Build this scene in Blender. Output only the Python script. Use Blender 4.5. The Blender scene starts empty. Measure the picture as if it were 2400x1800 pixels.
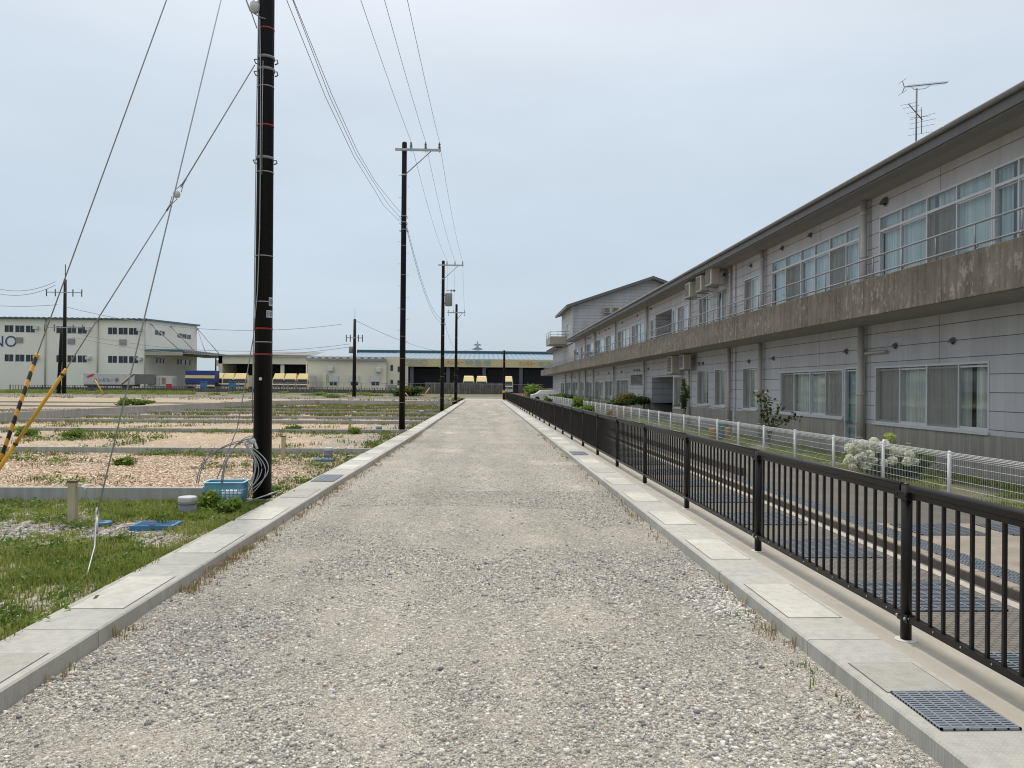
import bpy, math, random
import numpy as np
from mathutils import Vector, Matrix, noise
R = math.radians
random.seed(7); rng = np.random.default_rng(7)
SC = bpy.context.scene
COL = SC.collection
PI = math.pi

# ------------------------------------------------------------------ camera
F = 1802.0
cd = bpy.data.cameras.new('camera'); cam = bpy.data.objects.new('camera', cd); COL.objects.link(cam)
cd.sensor_width = 36; cd.lens = 36 * F / 2400; cd.clip_start = 0.05; cd.clip_end = 6000
CR = Matrix.Rotation(-R(2.16), 3, 'Z') @ Matrix.Rotation(R(90.21), 3, 'X') @ Matrix.Rotation(R(0.5), 3, 'Z')
CP = Vector((0, 0, 1.88))
cam.matrix_world = Matrix.Translation(CP) @ CR.to_4x4()
SC.camera = cam

def P(px, py, x=None, y=None, z=None):
    """world point seen at a photograph pixel on the plane x=, y= or z="""
    d = CR @ Vector(((px - 1200) / F, (900 - py) / F, -1))
    if x is not None: t = (x - CP.x) / d.x
    elif y is not None: t = (y - CP.y) / d.y
    else: t = (z - CP.z) / d.z
    return CP + d * t

# ------------------------------------------------------------------ node helpers
def newmat(name):
    m = bpy.data.materials.new(name); m.use_nodes = True
    nt = m.node_tree; nt.nodes.clear()
    out = nt.nodes.new('ShaderNodeOutputMaterial')
    b = nt.nodes.new('ShaderNodeBsdfPrincipled')
    nt.links.new(b.outputs[0], out.inputs[0])
    return m, nt, b, out
def N(nt, t, **kw):
    n = nt.nodes.new(t)
    for k, v in kw.items():
        if k in n.inputs: n.inputs[k].default_value = v
        else: setattr(n, k, v)
    return n
def L(nt, a, b): nt.links.new(a, b)
def math_n(nt, op, a, b=None, c=None):
    n = nt.nodes.new('ShaderNodeMath'); n.operation = op
    for i, v in enumerate((a, b, c)):
        if v is None: continue
        if isinstance(v, (int, float)): n.inputs[i].default_value = v
        else: nt.links.new(v, n.inputs[i])
    return n.outputs[0]
def mix(nt, fac, a, b, blend='MIX'):
    n = nt.nodes.new('ShaderNodeMix'); n.data_type = 'RGBA'; n.blend_type = blend
    for i, v in ((0, fac), (6, a), (7, b)):
        if isinstance(v, (int, float)): n.inputs[i].default_value = v
        elif isinstance(v, tuple): n.inputs[i].default_value = (v[0], v[1], v[2], 1)
        else: nt.links.new(v, n.inputs[i])
    return n.outputs[2]
def ramp(nt, v, pts):
    n = nt.nodes.new('ShaderNodeValToRGB'); nt.links.new(v, n.inputs[0])
    e = n.color_ramp.elements
    while len(e) < len(pts): e.new(0.5)
    for i, (p, c) in enumerate(pts):
        e[i].position = p
        e[i].color = (c, c, c, 1) if isinstance(c, (int, float)) else (c[0], c[1], c[2], 1)
    return n.outputs[0]
def pos(nt, scale=(1, 1, 1)):
    g = nt.nodes.new('ShaderNodeNewGeometry')
    mp = nt.nodes.new('ShaderNodeMapping'); mp.inputs['Scale'].default_value = scale
    nt.links.new(g.outputs['Position'], mp.inputs[0])
    return mp.outputs[0]
def noise_n(nt, vec, scale, detail=4, rough=0.6, dist=0.0):
    n = N(nt, 'ShaderNodeTexNoise', Scale=scale, Detail=detail, Roughness=rough, Distortion=dist)
    nt.links.new(vec, n.inputs['Vector']); return n.outputs[0]
def bump(nt, b, h, strength, dist=0.01, prev=None):
    n = N(nt, 'ShaderNodeBump', Strength=strength, Distance=dist)
    nt.links.new(h, n.inputs['Height'])
    if prev is not None: nt.links.new(prev, n.inputs['Normal'])
    nt.links.new(n.outputs[0], b.inputs['Normal'])
    return n.outputs[0]

def surf(name, col, rough=0.7, var=0.12, scale=3.0, bmp=0.15, bscale=60, metal=0.0, streak=0.0, dist=0.004, dirt=None):
    m, nt, b, o = newmat(name)
    p = pos(nt)
    n1 = noise_n(nt, p, scale, 5, 0.65)
    v = ramp(nt, n1, [(0.3, 1 - var), (0.7, 1 + var * 0.0 + 0.0)])
    c = mix(nt, 1.0, (col[0], col[1], col[2]), v, 'MULTIPLY')
    if streak:
        n2 = noise_n(nt, pos(nt, (7, 7, 0.35)), 1.5, 5, 0.6)
        s = ramp(nt, n2, [(0.42, 1.0 - streak), (0.6, 1.0)])
        c = mix(nt, 1.0, c, s, 'MULTIPLY')
    if dirt:
        n3 = noise_n(nt, p, scale * 0.35 + 0.4, 6, 0.7)
        f = ramp(nt, n3, [(0.5, 0.0), (0.66, 0.8)])
        c = mix(nt, f, c, dirt)
    L(nt, c, b.inputs['Base Color'])
    b.inputs['Roughness'].default_value = rough; b.inputs['Metallic'].default_value = metal
    if bmp: bump(nt, b, noise_n(nt, p, bscale, 3, 0.7), bmp, dist)
    return m

def hex2(r, g, b):
    f = lambda c: (c / 255 / 12.92) if c / 255 <= 0.04045 else ((c / 255 + 0.055) / 1.055) ** 2.4
    return (f(r), f(g), f(b))

MT = {}
MT['black_metal'] = surf('black_metal', (0.010, 0.008, 0.0075), 0.42, 0.3, 4, 0.08, 90)
MT['pole_black'] = surf('pole_black', (0.007, 0.006, 0.0065), 0.55, 0.35, 2, 0.08, 60, streak=0.3)
MT['galv'] = surf('galvanised_steel', (0.42, 0.44, 0.46), 0.45, 0.25, 8, 0.1, 60, metal=0.6)
MT['band_metal'] = surf('dull_band_metal', (0.3, 0.3, 0.31), 0.5, 0.2, 8, 0.05, 60, metal=0.3)
MT['galv_light'] = surf('galvanised_light', (0.62, 0.63, 0.64), 0.4, 0.2, 8, 0.05, 60, metal=0.3)
MT['wire'] = surf('cable_grey', (0.25, 0.26, 0.28), 0.5, 0.2, 6, 0, 60, metal=0.3)
MT['wire_light'] = surf('strand_wire', (0.36, 0.37, 0.39), 0.45, 0.2, 9, 0, 60, metal=0.5)
MT['wire_black'] = surf('cable_black', (0.03, 0.03, 0.035), 0.5, 0.2, 9, 0, 60)
MT['red_tape'] = surf('red_tape', (0.3, 0.008, 0.02), 0.5, 0.2, 9, 0, 60)
MT['porcelain'] = surf('porcelain', (0.6, 0.6, 0.6), 0.2, 0.2, 10, 0, 60)
MT['porcelain_dark'] = surf('porcelain_dark', (0.08, 0.09, 0.1), 0.2, 0.2, 10, 0, 60)
MT['yellow_guard'] = surf('yellow_plastic', (0.72, 0.4, 0.03), 0.45, 0.2, 3, 0.05, 60)
MT['transformer'] = surf('transformer_grey', (0.2, 0.22, 0.21), 0.5, 0.2, 2, 0.05, 30)
MT['white_paint'] = surf('white_paint', (0.8, 0.8, 0.8), 0.35, 0.1, 6, 0.03, 60)
MT['white_wire'] = surf('white_coated_wire', (0.78, 0.79, 0.8), 0.4, 0.08, 6, 0, 60)
MT['alu'] = surf('aluminium', (0.60, 0.605, 0.62), 0.4, 0.1, 5, 0.03, 60, metal=0.1)
MT['alu_dark'] = surf('aluminium_dark', (0.2, 0.2, 0.21), 0.4, 0.12, 5, 0.03, 60, metal=0.35)
MT['pipe'] = surf('pipe_beige', (0.50, 0.47, 0.43), 0.5, 0.15, 2, 0.05, 30, streak=0.12)
MT['vent'] = surf('vent_metal', (0.3, 0.3, 0.3), 0.35, 0.2, 9, 0.03, 60, metal=0.6)
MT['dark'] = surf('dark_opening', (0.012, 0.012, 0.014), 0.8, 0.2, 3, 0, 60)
MT['ac_body'] = surf('ac_casing', (0.5, 0.46, 0.38), 0.5, 0.15, 3, 0.05, 60, streak=0.1)
MT['ac_grille'] = surf('ac_grille', (0.09, 0.085, 0.08), 0.6, 0.3, 25, 0.4, 90)
MT['fascia'] = surf('fascia_grey', (0.12, 0.118, 0.117), 0.55, 0.15, 2, 0.05, 30, streak=0.1)
MT['gutter'] = surf('gutter_light', (0.22, 0.215, 0.21), 0.5, 0.15, 2, 0.05, 30, streak=0.1)
MT['soffit'] = surf('soffit', (0.31, 0.295, 0.285), 0.8, 0.12, 1.5, 0.05, 30)
MT['roof_grey'] = surf('roof_grey', (0.15, 0.15, 0.15), 0.6, 0.15, 2, 0.05, 30)
MT['found'] = surf('foundation_concrete', (0.36, 0.335, 0.30), 0.85, 0.2, 1.2, 0.2, 40, streak=0.22)
MT['strip'] = surf('concrete_strip', (0.40, 0.378, 0.325), 0.9, 0.14, 2.5, 0.25, 120, dirt=(0.34, 0.31, 0.26))
MT['wall_conc'] = surf('retaining_concrete', (0.4, 0.4, 0.38), 0.85, 0.15, 1.5, 0.2, 50, streak=0.18)
MT['bollard_pipe'] = surf('grey_pvc', (0.16, 0.18, 0.21), 0.5, 0.15, 5, 0.04, 60)
MT['pvc_lid'] = surf('pale_pvc', (0.5, 0.51, 0.52), 0.5, 0.12, 5, 0.04, 60)
MT['post_beige'] = surf('beige_post', (0.42, 0.38, 0.23), 0.6, 0.15, 5, 0.05, 60)
MT['brown_cap'] = surf('brown_cap', (0.12, 0.07, 0.04), 0.6, 0.15, 5, 0.05, 60)
MT['blue_lid'] = surf('blue_lid', (0.05, 0.19, 0.38), 0.5, 0.25, 8, 0.2, 60)
MT['basket'] = surf('basket_blue', (0.14, 0.38, 0.54), 0.45, 0.15, 5, 0.03, 60)
MT['basket_rim'] = surf('basket_rim', (0.42, 0.68, 0.78), 0.45, 0.1, 5, 0.03, 60)
MT['white_cloth'] = surf('white_bag', (0.7, 0.7, 0.68), 0.7, 0.2, 9, 0.2, 30)
MT['asphalt'] = surf('asphalt', (0.13, 0.122, 0.112), 0.9, 0.2, 1.3, 0.6, 160, dirt=(0.165, 0.15, 0.135))
MT['drive'] = surf('driveway_concrete', (0.34, 0.3, 0.245), 0.9, 0.3, 3, 0.4, 60, dirt=(0.22, 0.19, 0.15))
MT['kerbstone'] = surf('kerbstone', (0.33, 0.295, 0.24), 0.9, 0.3, 6, 0.5, 60, dirt=(0.16, 0.14, 0.12))
MT['kerbface'] = surf('kerb_face_dark', (0.12, 0.105, 0.09), 0.9, 0.35, 7, 0.5, 60)
MT['line_white'] = surf('road_line', (0.52, 0.48, 0.42), 0.8, 0.4, 14, 0.2, 120, dirt=(0.33, 0.3, 0.26))
MT['grate'] = surf('grate_steel', (0.27, 0.305, 0.35), 0.45, 0.25, 7, 0.05, 60, metal=0.3)
MT['pit'] = surf('grate_pit', (0.035, 0.04, 0.048), 0.9, 0.2, 7, 0, 60)
MT['grass_dirt'] = surf('verge_soil', (0.16, 0.15, 0.09), 0.95, 0.3, 2, 0.5, 40, dirt=(0.11, 0.14, 0.04))
MT['cream'] = surf('cream_cladding', (0.70, 0.67, 0.54), 0.7, 0.1, 0.4, 0.05, 8)
MT['cream_light'] = surf('pale_grey_cladding', (0.76, 0.75, 0.68), 0.7, 0.08, 0.3, 0.05, 8)
MT['teal'] = surf('teal_trim', (0.05, 0.13, 0.16), 0.5, 0.15, 1, 0.02, 8)
MT['navy'] = surf('navy_paint', (0.015, 0.03, 0.14), 0.4, 0.15, 1, 0.02, 8)
MT['logo_blue'] = surf('logo_blue', (0.04, 0.06, 0.22), 0.5, 0.1, 1, 0, 8)
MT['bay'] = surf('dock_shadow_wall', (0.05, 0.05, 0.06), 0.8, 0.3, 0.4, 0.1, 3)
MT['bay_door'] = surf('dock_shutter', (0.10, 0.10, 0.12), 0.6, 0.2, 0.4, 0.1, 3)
MT['sign_yellow'] = surf('sign_band', (0.52, 0.46, 0.26), 0.6, 0.1, 0.4, 0.03, 8)
MT['sign_red'] = surf('sign_red', (0.62, 0.07, 0.03), 0.5, 0.1, 1, 0, 8)
MT['sign_blue'] = surf('sign_blue', (0.22, 0.36, 0.48), 0.5, 0.1, 1, 0, 8)
MT['sign_grey'] = surf('sign_grey', (0.33, 0.36, 0.38), 0.5, 0.1, 1, 0, 8)
MT['truck_yellow'] = surf('truck_yellow', (0.74, 0.60, 0.27), 0.3, 0.12, 1, 0.02, 8)
MT['truck_white'] = surf('truck_white', (0.6, 0.6, 0.59), 0.4, 0.25, 1, 0.04, 8, streak=0.15)
MT['truck_blue'] = surf('truck_blue', (0.02, 0.04, 0.2), 0.4, 0.12, 1, 0.02, 8)
MT['rubber'] = surf('rubber', (0.02, 0.02, 0.02), 0.8, 0.2, 6, 0.1, 60)
MT['glass_dark'] = surf('dark_glass', (0.02, 0.025, 0.03), 0.08, 0.2, 1, 0, 8)
MT['block_wall'] = surf('grimy_block_wall', (0.20, 0.195, 0.185), 0.9, 0.45, 0.8, 0.2, 8, streak=0.45)
MT['fence_grey'] = surf('fence_grey', (0.3, 0.3, 0.31), 0.5, 0.2, 1, 0.02, 8, metal=0.3)
MT['fence_dark'] = surf('fence_dark', (0.09, 0.08, 0.075), 0.7, 0.3, 1, 0.02, 8)
MT['orange'] = surf('orange_plastic', (0.55, 0.25, 0.08), 0.5, 0.15, 3, 0.02, 8)
MT['teal_plastic'] = surf('teal_plastic', (0.04, 0.2, 0.23), 0.5, 0.15, 3, 0.02, 8)
MT['red_plastic'] = surf('red_plastic', (0.6, 0.03, 0.05), 0.5, 0.15, 3, 0.02, 8)
MT['bark'] = surf('bark', (0.12, 0.085, 0.06), 0.9, 0.3, 8, 0.5, 60)
MT['pylon'] = surf('pylon_haze', (0.32, 0.40, 0.47), 0.7, 0.05, 1, 0, 8)
MT['label_white'] = surf('label_white', (0.55, 0.57, 0.6), 0.5, 0.15, 20, 0, 8)
MT['ink'] = surf('ink', (0.03, 0.03, 0.04), 0.6, 0.1, 3, 0, 8)
MT['hose'] = surf('grey_hose', (0.42, 0.43, 0.45), 0.4, 0.2, 9, 0, 60)
MT['pale_line'] = surf('pale_kerb', (0.62, 0.61, 0.56), 0.8, 0.15, 0.6, 0.1, 20)
MT['pinkwall'] = surf('pink_blocks', (0.36, 0.2, 0.18), 0.8, 0.35, 1.5, 0.2, 12)

def curtain_mat(name, c, tr=0.0):
    m, nt, b, o = newmat(name)
    p = pos(nt, (1, 9, 0.25))
    n = noise_n(nt, p, 2.2, 3, 0.5)
    v = ramp(nt, n, [(0.35, 0.6), (0.65, 1.0)])
    L(nt, mix(nt, 1.0, c, v, 'MULTIPLY'), b.inputs['Base Color'])
    b.inputs['Roughness'].default_value = 0.9
    return m
MT['curtain'] = curtain_mat('sheer_curtain', (0.80, 0.81, 0.78))
MT['curtain_green'] = curtain_mat('green_tinted_curtain', (0.55, 0.66, 0.66))
MT['curtain_warm'] = curtain_mat('beige_curtain', (0.62, 0.57, 0.48))
def glass_mat(name, tint, minr):
    m, nt, b, o = newmat(name)
    nt.nodes.remove(b)
    tr = N(nt, 'ShaderNodeBsdfTransparent'); tr.inputs[0].default_value = (*tint, 1)
    gl = N(nt, 'ShaderNodeBsdfGlossy'); gl.inputs['Roughness'].default_value = 0.03
    gl.inputs[0].default_value = (0.75, 0.8, 0.85, 1)
    lw = N(nt, 'ShaderNodeLayerWeight'); lw.inputs['Blend'].default_value = 0.5
    f = math_n(nt, 'ADD', math_n(nt, 'MULTIPLY', math_n(nt, 'POWER', lw.outputs['Facing'], 4.0), 0.75), minr)
    mx = N(nt, 'ShaderNodeMixShader')
    L(nt, f, mx.inputs[0]); L(nt, tr.outputs[0], mx.inputs[1]); L(nt, gl.outputs[0], mx.inputs[2])
    L(nt, mx.outputs[0], o.inputs[0]); return m
MT['glass'] = glass_mat('window_glass', (0.88, 0.92, 0.91), 0.10)
def screen_mat():
    m, nt, b, o = newmat('insect_screen')
    b.inputs['Base Color'].default_value = (0.25, 0.235, 0.22, 1); b.inputs['Roughness'].default_value = 0.8
    tr = N(nt, 'ShaderNodeBsdfTransparent')
    mx = N(nt, 'ShaderNodeMixShader'); mx.inputs[0].default_value = 0.52
    L(nt, tr.outputs[0], mx.inputs[1]); L(nt, b.outputs[0], mx.inputs[2]); L(nt, mx.outputs[0], o.inputs[0])
    return m
MT['screen'] = screen_mat()

def siding_mat(name, col, dz, axis='Y', jl=3.03, off=0.0):
    m, nt, b, o = newmat(name)
    g = nt.nodes.new('ShaderNodeNewGeometry'); s = nt.nodes.new('ShaderNodeSeparateXYZ')
    L(nt, g.outputs['Position'], s.inputs[0])
    z = math_n(nt, 'ADD', s.outputs[2], 10 - off)
    fz = math_n(nt, 'FRACT', math_n(nt, 'DIVIDE', z, dz))
    gz = math_n(nt, 'LESS_THAN', math_n(nt, 'MULTIPLY', fz, dz), 0.016)
    u = math_n(nt, 'ADD', s.outputs[{'X': 0, 'Y': 1}[axis]], 50)
    fu = math_n(nt, 'FRACT', math_n(nt, 'DIVIDE', u, jl))
    gu = math_n(nt, 'LESS_THAN', math_n(nt, 'MULTIPLY', fu, jl), 0.013)
    gr = math_n(nt, 'MAXIMUM', gz, gu)
    # slight tone change board by board
    wn = nt.nodes.new('ShaderNodeTexWhiteNoise'); cb = nt.nodes.new('ShaderNodeCombineXYZ')
    L(nt, math_n(nt, 'FLOOR', math_n(nt, 'DIVIDE', z, dz)), cb.inputs[0])
    L(nt, math_n(nt, 'FLOOR', math_n(nt, 'DIVIDE', u, jl)), cb.inputs[1])
    L(nt, cb.outputs[0], wn.inputs['Vector'])
    v = ramp(nt, wn.outputs['Value'], [(0, 0.93), (1, 1.0)])
    c = mix(nt, 1.0, col, v, 'MULTIPLY')
    n = noise_n(nt, pos(nt, (1, 1, 0.25)), 1.1, 6, 0.65)
    c = mix(nt, 1.0, c, ramp(nt, n, [(0.35, 0.84), (0.62, 1.0)]), 'MULTIPLY')
    n2 = noise_n(nt, pos(nt, (6, 6, 0.25)), 1.2, 5, 0.7)
    c = mix(nt, 1.0, c, ramp(nt, n2, [(0.36, 0.92), (0.5, 1.0)]), 'MULTIPLY')
    c = mix(nt, math_n(nt, 'MULTIPLY', gr, 0.85), c, (0.045, 0.045, 0.05))
    L(nt, c, b.inputs['Base Color']); b.inputs['Roughness'].default_value = 0.65
    bp = bump(nt, b, math_n(nt, 'SUBTRACT', 1.0, gr), 0.8, 0.01)
    return m
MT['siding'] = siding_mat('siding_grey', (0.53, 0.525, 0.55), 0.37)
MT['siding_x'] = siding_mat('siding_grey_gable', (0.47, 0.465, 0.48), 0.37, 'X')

def balcony_mat():
    m, nt, b, o = newmat('weathered_balcony_concrete')
    p = pos(nt)
    base = mix(nt, ramp(nt, noise_n(nt, p, 1.2, 6, 0.7), [(0.35, 0), (0.65, 1)]), (0.155, 0.132, 0.10), (0.235, 0.205, 0.16))
    st = ramp(nt, noise_n(nt, pos(nt, (5, 5, 0.35)), 1.7, 6, 0.7), [(0.38, 0.66), (0.58, 1.0)])
    c = mix(nt, 1.0, base, st, 'MULTIPLY')
    big = ramp(nt, noise_n(nt, p, 0.35, 2, 0.5), [(0.42, 0.0), (0.56, 1.0)])
    pk = ramp(nt, noise_n(nt, pos(nt, (1, 1.5, 0.9)), 4.5, 8, 0.75, 0.3), [(0.54, 0.0), (0.58, 1.0)])
    f = math_n(nt, 'MULTIPLY', pk, big)
    c = mix(nt, math_n(nt, 'MULTIPLY', f, 0.6), c, (0.40, 0.375, 0.32))
    # white spatter everywhere
    sp = ramp(nt, noise_n(nt, pos(nt, (1, 1.4, 0.5)), 7, 6, 0.7), [(0.63, 0.0), (0.66, 0.6)])
    c = mix(nt, sp, c, (0.46, 0.44, 0.39))
    s = nt.nodes.new('ShaderNodeSeparateXYZ'); g = nt.nodes.new('ShaderNodeNewGeometry'); L(nt, g.outputs['Position'], s.inputs[0])
    j = math_n(nt, 'LESS_THAN', math_n(nt, 'FRACT', math_n(nt, 'DIVIDE', math_n(nt, 'ADD', s.outputs[1], 49.1), 3.02)), 0.006)
    c = mix(nt, math_n(nt, 'MULTIPLY', j, 0.8), c, (0.04, 0.035, 0.03))
    # green-brown darkening along the top edge
    tz = ramp(nt, math_n(nt, 'SUBTRACT', s.outputs[2], 3.5), [(0.45, 1.0), (0.9, 0.78)])
    c = mix(nt, 1.0, c, tz, 'MULTIPLY')
    L(nt, c, b.inputs['Base Color']); b.inputs['Roughness'].default_value = 0.9
    bump(nt, b, noise_n(nt, p, 18, 6, 0.7), 0.35, 0.01)
    return m
MT['balcony'] = balcony_mat()

def kerb_mat(name, col, hatch=0.35):
    m, nt, b, o = newmat(name)
    p = pos(nt)
    s = nt.nodes.new('ShaderNodeSeparateXYZ'); g = nt.nodes.new('ShaderNodeNewGeometry'); L(nt, g.outputs['Position'], s.inputs[0])
    a = math_n(nt, 'SINE', math_n(nt, 'MULTIPLY', s.outputs[0], 2 * PI / 0.028))
    c2 = math_n(nt, 'SINE', math_n(nt, 'MULTIPLY', s.outputs[1], 2 * PI / 0.028))
    h = math_n(nt, 'MAXIMUM', a, c2)
    c = mix(nt, ramp(nt, noise_n(nt, p, 0.9, 5, 0.65), [(0.32, 0), (0.68, 1)]), col, tuple(x * 1.22 for x in col))
    c = mix(nt, 1.0, c, ramp(nt, noise_n(nt, pos(nt, (4, 4, 0.6)), 3, 6, 0.7), [(0.36, 0.84), (0.56, 1.0)]), 'MULTIPLY')
    c = mix(nt, 1.0, c, ramp(nt, h, [(0.3, 1.0), (0.95, 0.93)]), 'MULTIPLY')
    # per block tone
    wn = nt.nodes.new('ShaderNodeTexWhiteNoise'); wn.noise_dimensions = '1D'
    L(nt, math_n(nt, 'FLOOR', math_n(nt, 'DIVIDE', math_n(nt, 'ADD', s.outputs[1], 100 + 0.5), 2.02)), wn.inputs['W'])
    c = mix(nt, 1.0, c, ramp(nt, wn.outputs['Value'], [(0, 0.86), (1, 1.0)]), 'MULTIPLY')
    # dirt near the gravel on vertical faces
    L(nt, c, b.inputs['Base Color']); b.inputs['Roughness'].default_value = 0.85
    n1 = bump(nt, b, h, hatch, 0.002)
    bump(nt, b, noise_n(nt, p, 140, 3, 0.7), 0.25, 0.003, n1)
    return m
MT['kerb'] = kerb_mat('kerb_concrete', (0.43, 0.425, 0.39))
MT['slab'] = kerb_mat('cover_slab_concrete', (0.53, 0.52, 0.47), 0.5)
MT['slab_dark'] = kerb_mat('cover_slab_darker', (0.38, 0.375, 0.335), 0.5)

def gravel_mat(name, ramp_cols, dust, patch_cols=None, scale=34, dustamt=0.55, attr_grass=False, bstr=0.9, tracks=False):
    m, nt, b, o = newmat(name)
    p = pos(nt)
    cols = None
    v1 = N(nt, 'ShaderNodeTexVoronoi', Scale=scale); L(nt, p, v1.inputs['Vector'])
    v2 = N(nt, 'ShaderNodeTexVoronoi', Scale=scale * 2.6); L(nt, p, v2.inputs['Vector'])
    s1 = nt.nodes.new('ShaderNodeSeparateColor'); L(nt, v1.outputs['Color'], s1.inputs[0])
    s2 = nt.nodes.new('ShaderNodeSeparateColor'); L(nt, v2.outputs['Color'], s2.inputs[0])
    c1 = ramp(nt, s1.outputs[0], ramp_cols); c2 = ramp(nt, s2.outputs[1], ramp_cols)
    sel = math_n(nt, 'GREATER_THAN', s1.outputs[2], 0.55)
    c = mix(nt, sel, c2, c1)
    # dark gaps between stones
    gap = ramp(nt, v1.outputs['Distance'], [(0.42, 1.0), (0.75, 0.45)])
    gap2 = ramp(nt, v2.outputs['Distance'], [(0.42, 1.0), (0.75, 0.55)])
    c = mix(nt, 1.0, c, mix(nt, sel, gap2, gap), 'MULTIPLY')
    dn = noise_n(nt, p, 0.9, 5, 0.62)
    df = ramp(nt, dn, [(0.40, 0.05), (0.62, dustamt)])
    c = mix(nt, df, c, dust)
    if patch_cols:
        pf = ramp(nt, noise_n(nt, pos(nt, (1, 0.6, 1)), 0.5, 4, 0.6), [(0.56, 0), (0.68, 0.75)])
        c = mix(nt, pf, c, patch_cols)
    if tracks:
        tn = noise_n(nt, pos(nt, (1.3, 0.10, 1)), 1.0, 3, 0.55)
        c = mix(nt, 1.0, c, ramp(nt, tn, [(0.36, 0.86), (0.62, 1.08)]), 'MULTIPLY')
        v3 = N(nt, 'ShaderNodeTexVoronoi', Scale=22.0); L(nt, p, v3.inputs['Vector'])
        s3 = nt.nodes.new('ShaderNodeSeparateColor'); L(nt, v3.outputs['Color'], s3.inputs[0])
        big = math_n(nt, 'MULTIPLY', math_n(nt, 'GREATER_THAN', s3.outputs[0], 0.89), math_n(nt, 'LESS_THAN', v3.outputs['Distance'], 0.34))
        c = mix(nt, math_n(nt, 'MULTIPLY', big, 0.85), c, ramp(nt, s3.outputs[1], [(0.0, (0.13, 0.135, 0.14)), (0.35, (0.4, 0.38, 0.33)), (0.6, (0.72, 0.70, 0.64)), (1.0, (0.88, 0.86, 0.8))]))
    lv = ramp(nt, noise_n(nt, p, 0.22, 3, 0.5), [(0.3, 0.88), (0.7, 1.05)])
    c = mix(nt, 1.0, c, lv, 'MULTIPLY')
    if attr_grass:
        at = nt.nodes.new('ShaderNodeAttribute'); at.attribute_name = 'grass'
        gn = noise_n(nt, p, 9, 5, 0.7)
        gf = math_n(nt, 'MULTIPLY', at.outputs['Fac'], ramp(nt, gn, [(0.35, 0.45), (0.6, 1.0)]))
        gc = mix(nt, noise_n(nt, p, 3, 4, 0.6), (0.15, 0.15, 0.05), (0.27, 0.23, 0.13))
        c = mix(nt, math_n(nt, 'MULTIPLY', gf, 0.85), c, gc)
        at2 = nt.nodes.new('ShaderNodeAttribute'); at2.attribute_name = 'grey'
        cg = ramp(nt, s1.outputs[1], [(0.0, (0.16, 0.155, 0.145)), (0.5, (0.30, 0.285, 0.255)), (1.0, (0.48, 0.46, 0.41))])
        cg = mix(nt, 1.0, cg, gap, 'MULTIPLY')
        gg = math_n(nt, 'MULTIPLY', at2.outputs['Fac'], math_n(nt, 'SUBTRACT', 1.0, gf))
        c = mix(nt, gg, c, cg)
    L(nt, c, b.inputs['Base Color']); b.inputs['Roughness'].default_value = 0.95
    hh = math_n(nt, 'ADD', math_n(nt, 'MULTIPLY', v1.outputs['Distance'], -1.0), math_n(nt, 'MULTIPLY', v2.outputs['Distance'], -0.5))
    bump(nt, b, hh, bstr, 0.012)
    return m
MT['road_gravel'] = gravel_mat('road_gravel',
    [(0.0, (0.13, 0.125, 0.115)), (0.18, (0.26, 0.245, 0.215)), (0.5, (0.40, 0.375, 0.315)), (0.75, (0.52, 0.49, 0.43)), (1.0, (0.80, 0.765, 0.69))],
    (0.425, 0.395, 0.33), (0.54, 0.50, 0.42), 44, 0.46, tracks=True)
MT['lot_gravel'] = gravel_mat('lot_gravel',
    [(0.0, (0.20, 0.14, 0.09)), (0.3, (0.42, 0.31, 0.205)), (0.65, (0.56, 0.44, 0.32)), (1.0, (0.74, 0.65, 0.52))],
    (0.36, 0.27, 0.18), None, 15, 0.5, attr_grass=True)

def rnd_mat(name, stops, rough=0.85, trans=0.0, attr='rnd', spec=0.3):
    m, nt, b, o = newmat(name)
    at = nt.nodes.new('ShaderNodeAttribute'); at.attribute_name = attr
    c = ramp(nt, at.outputs['Fac'], stops)
    L(nt, c, b.inputs['Base Color']); b.inputs['Roughness'].default_value = rough
    b.inputs['Specular IOR Level'].default_value = spec
    if trans:
        t = N(nt, 'ShaderNodeBsdfTranslucent'); L(nt, c, t.inputs[0])
        mx = N(nt, 'ShaderNodeMixShader'); mx.inputs[0].default_value = trans
        L(nt, b.outputs[0], mx.inputs[1]); L(nt, t.outputs[0], mx.inputs[2]); L(nt, mx.outputs[0], o.inputs[0])
    return m
MT['stones'] = rnd_mat('loose_stones', [(0.0, (0.12, 0.125, 0.135)), (0.08, (0.24, 0.24, 0.24)), (0.3, (0.35, 0.335, 0.30)), (0.65, (0.50, 0.475, 0.42)), (0.975, (0.76, 0.73, 0.665)), (0.985, (0.46, 0.36, 0.26)), (1.0, (0.34, 0.24, 0.2))])
MT['whitestones'] = rnd_mat('white_stones', [(0.0, (0.28, 0.285, 0.30)), (0.15, (0.42, 0.40, 0.37)), (0.5, (0.54, 0.52, 0.47)), (1.0, (0.76, 0.74, 0.69))])
MT['greystones'] = rnd_mat('grey_stones', [(0.0, (0.12, 0.12, 0.125)), (0.4, (0.27, 0.26, 0.245)), (0.8, (0.42, 0.405, 0.37)), (1.0, (0.62, 0.6, 0.56))])
MT['lotstones'] = rnd_mat('tan_stones', [(0.0, (0.26, 0.17, 0.11)), (0.3, (0.50, 0.37, 0.26)), (0.7, (0.68, 0.53, 0.40)), (1.0, (0.86, 0.78, 0.66))])
MT['grass'] = rnd_mat('grass_blades', [(0.0, (0.09, 0.125, 0.025)), (0.35, (0.18, 0.235, 0.045)), (0.6, (0.28, 0.33, 0.075)), (0.78, (0.36, 0.34, 0.13)), (1.0, (0.40, 0.30, 0.17))], 0.7, 0.4)
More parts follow.
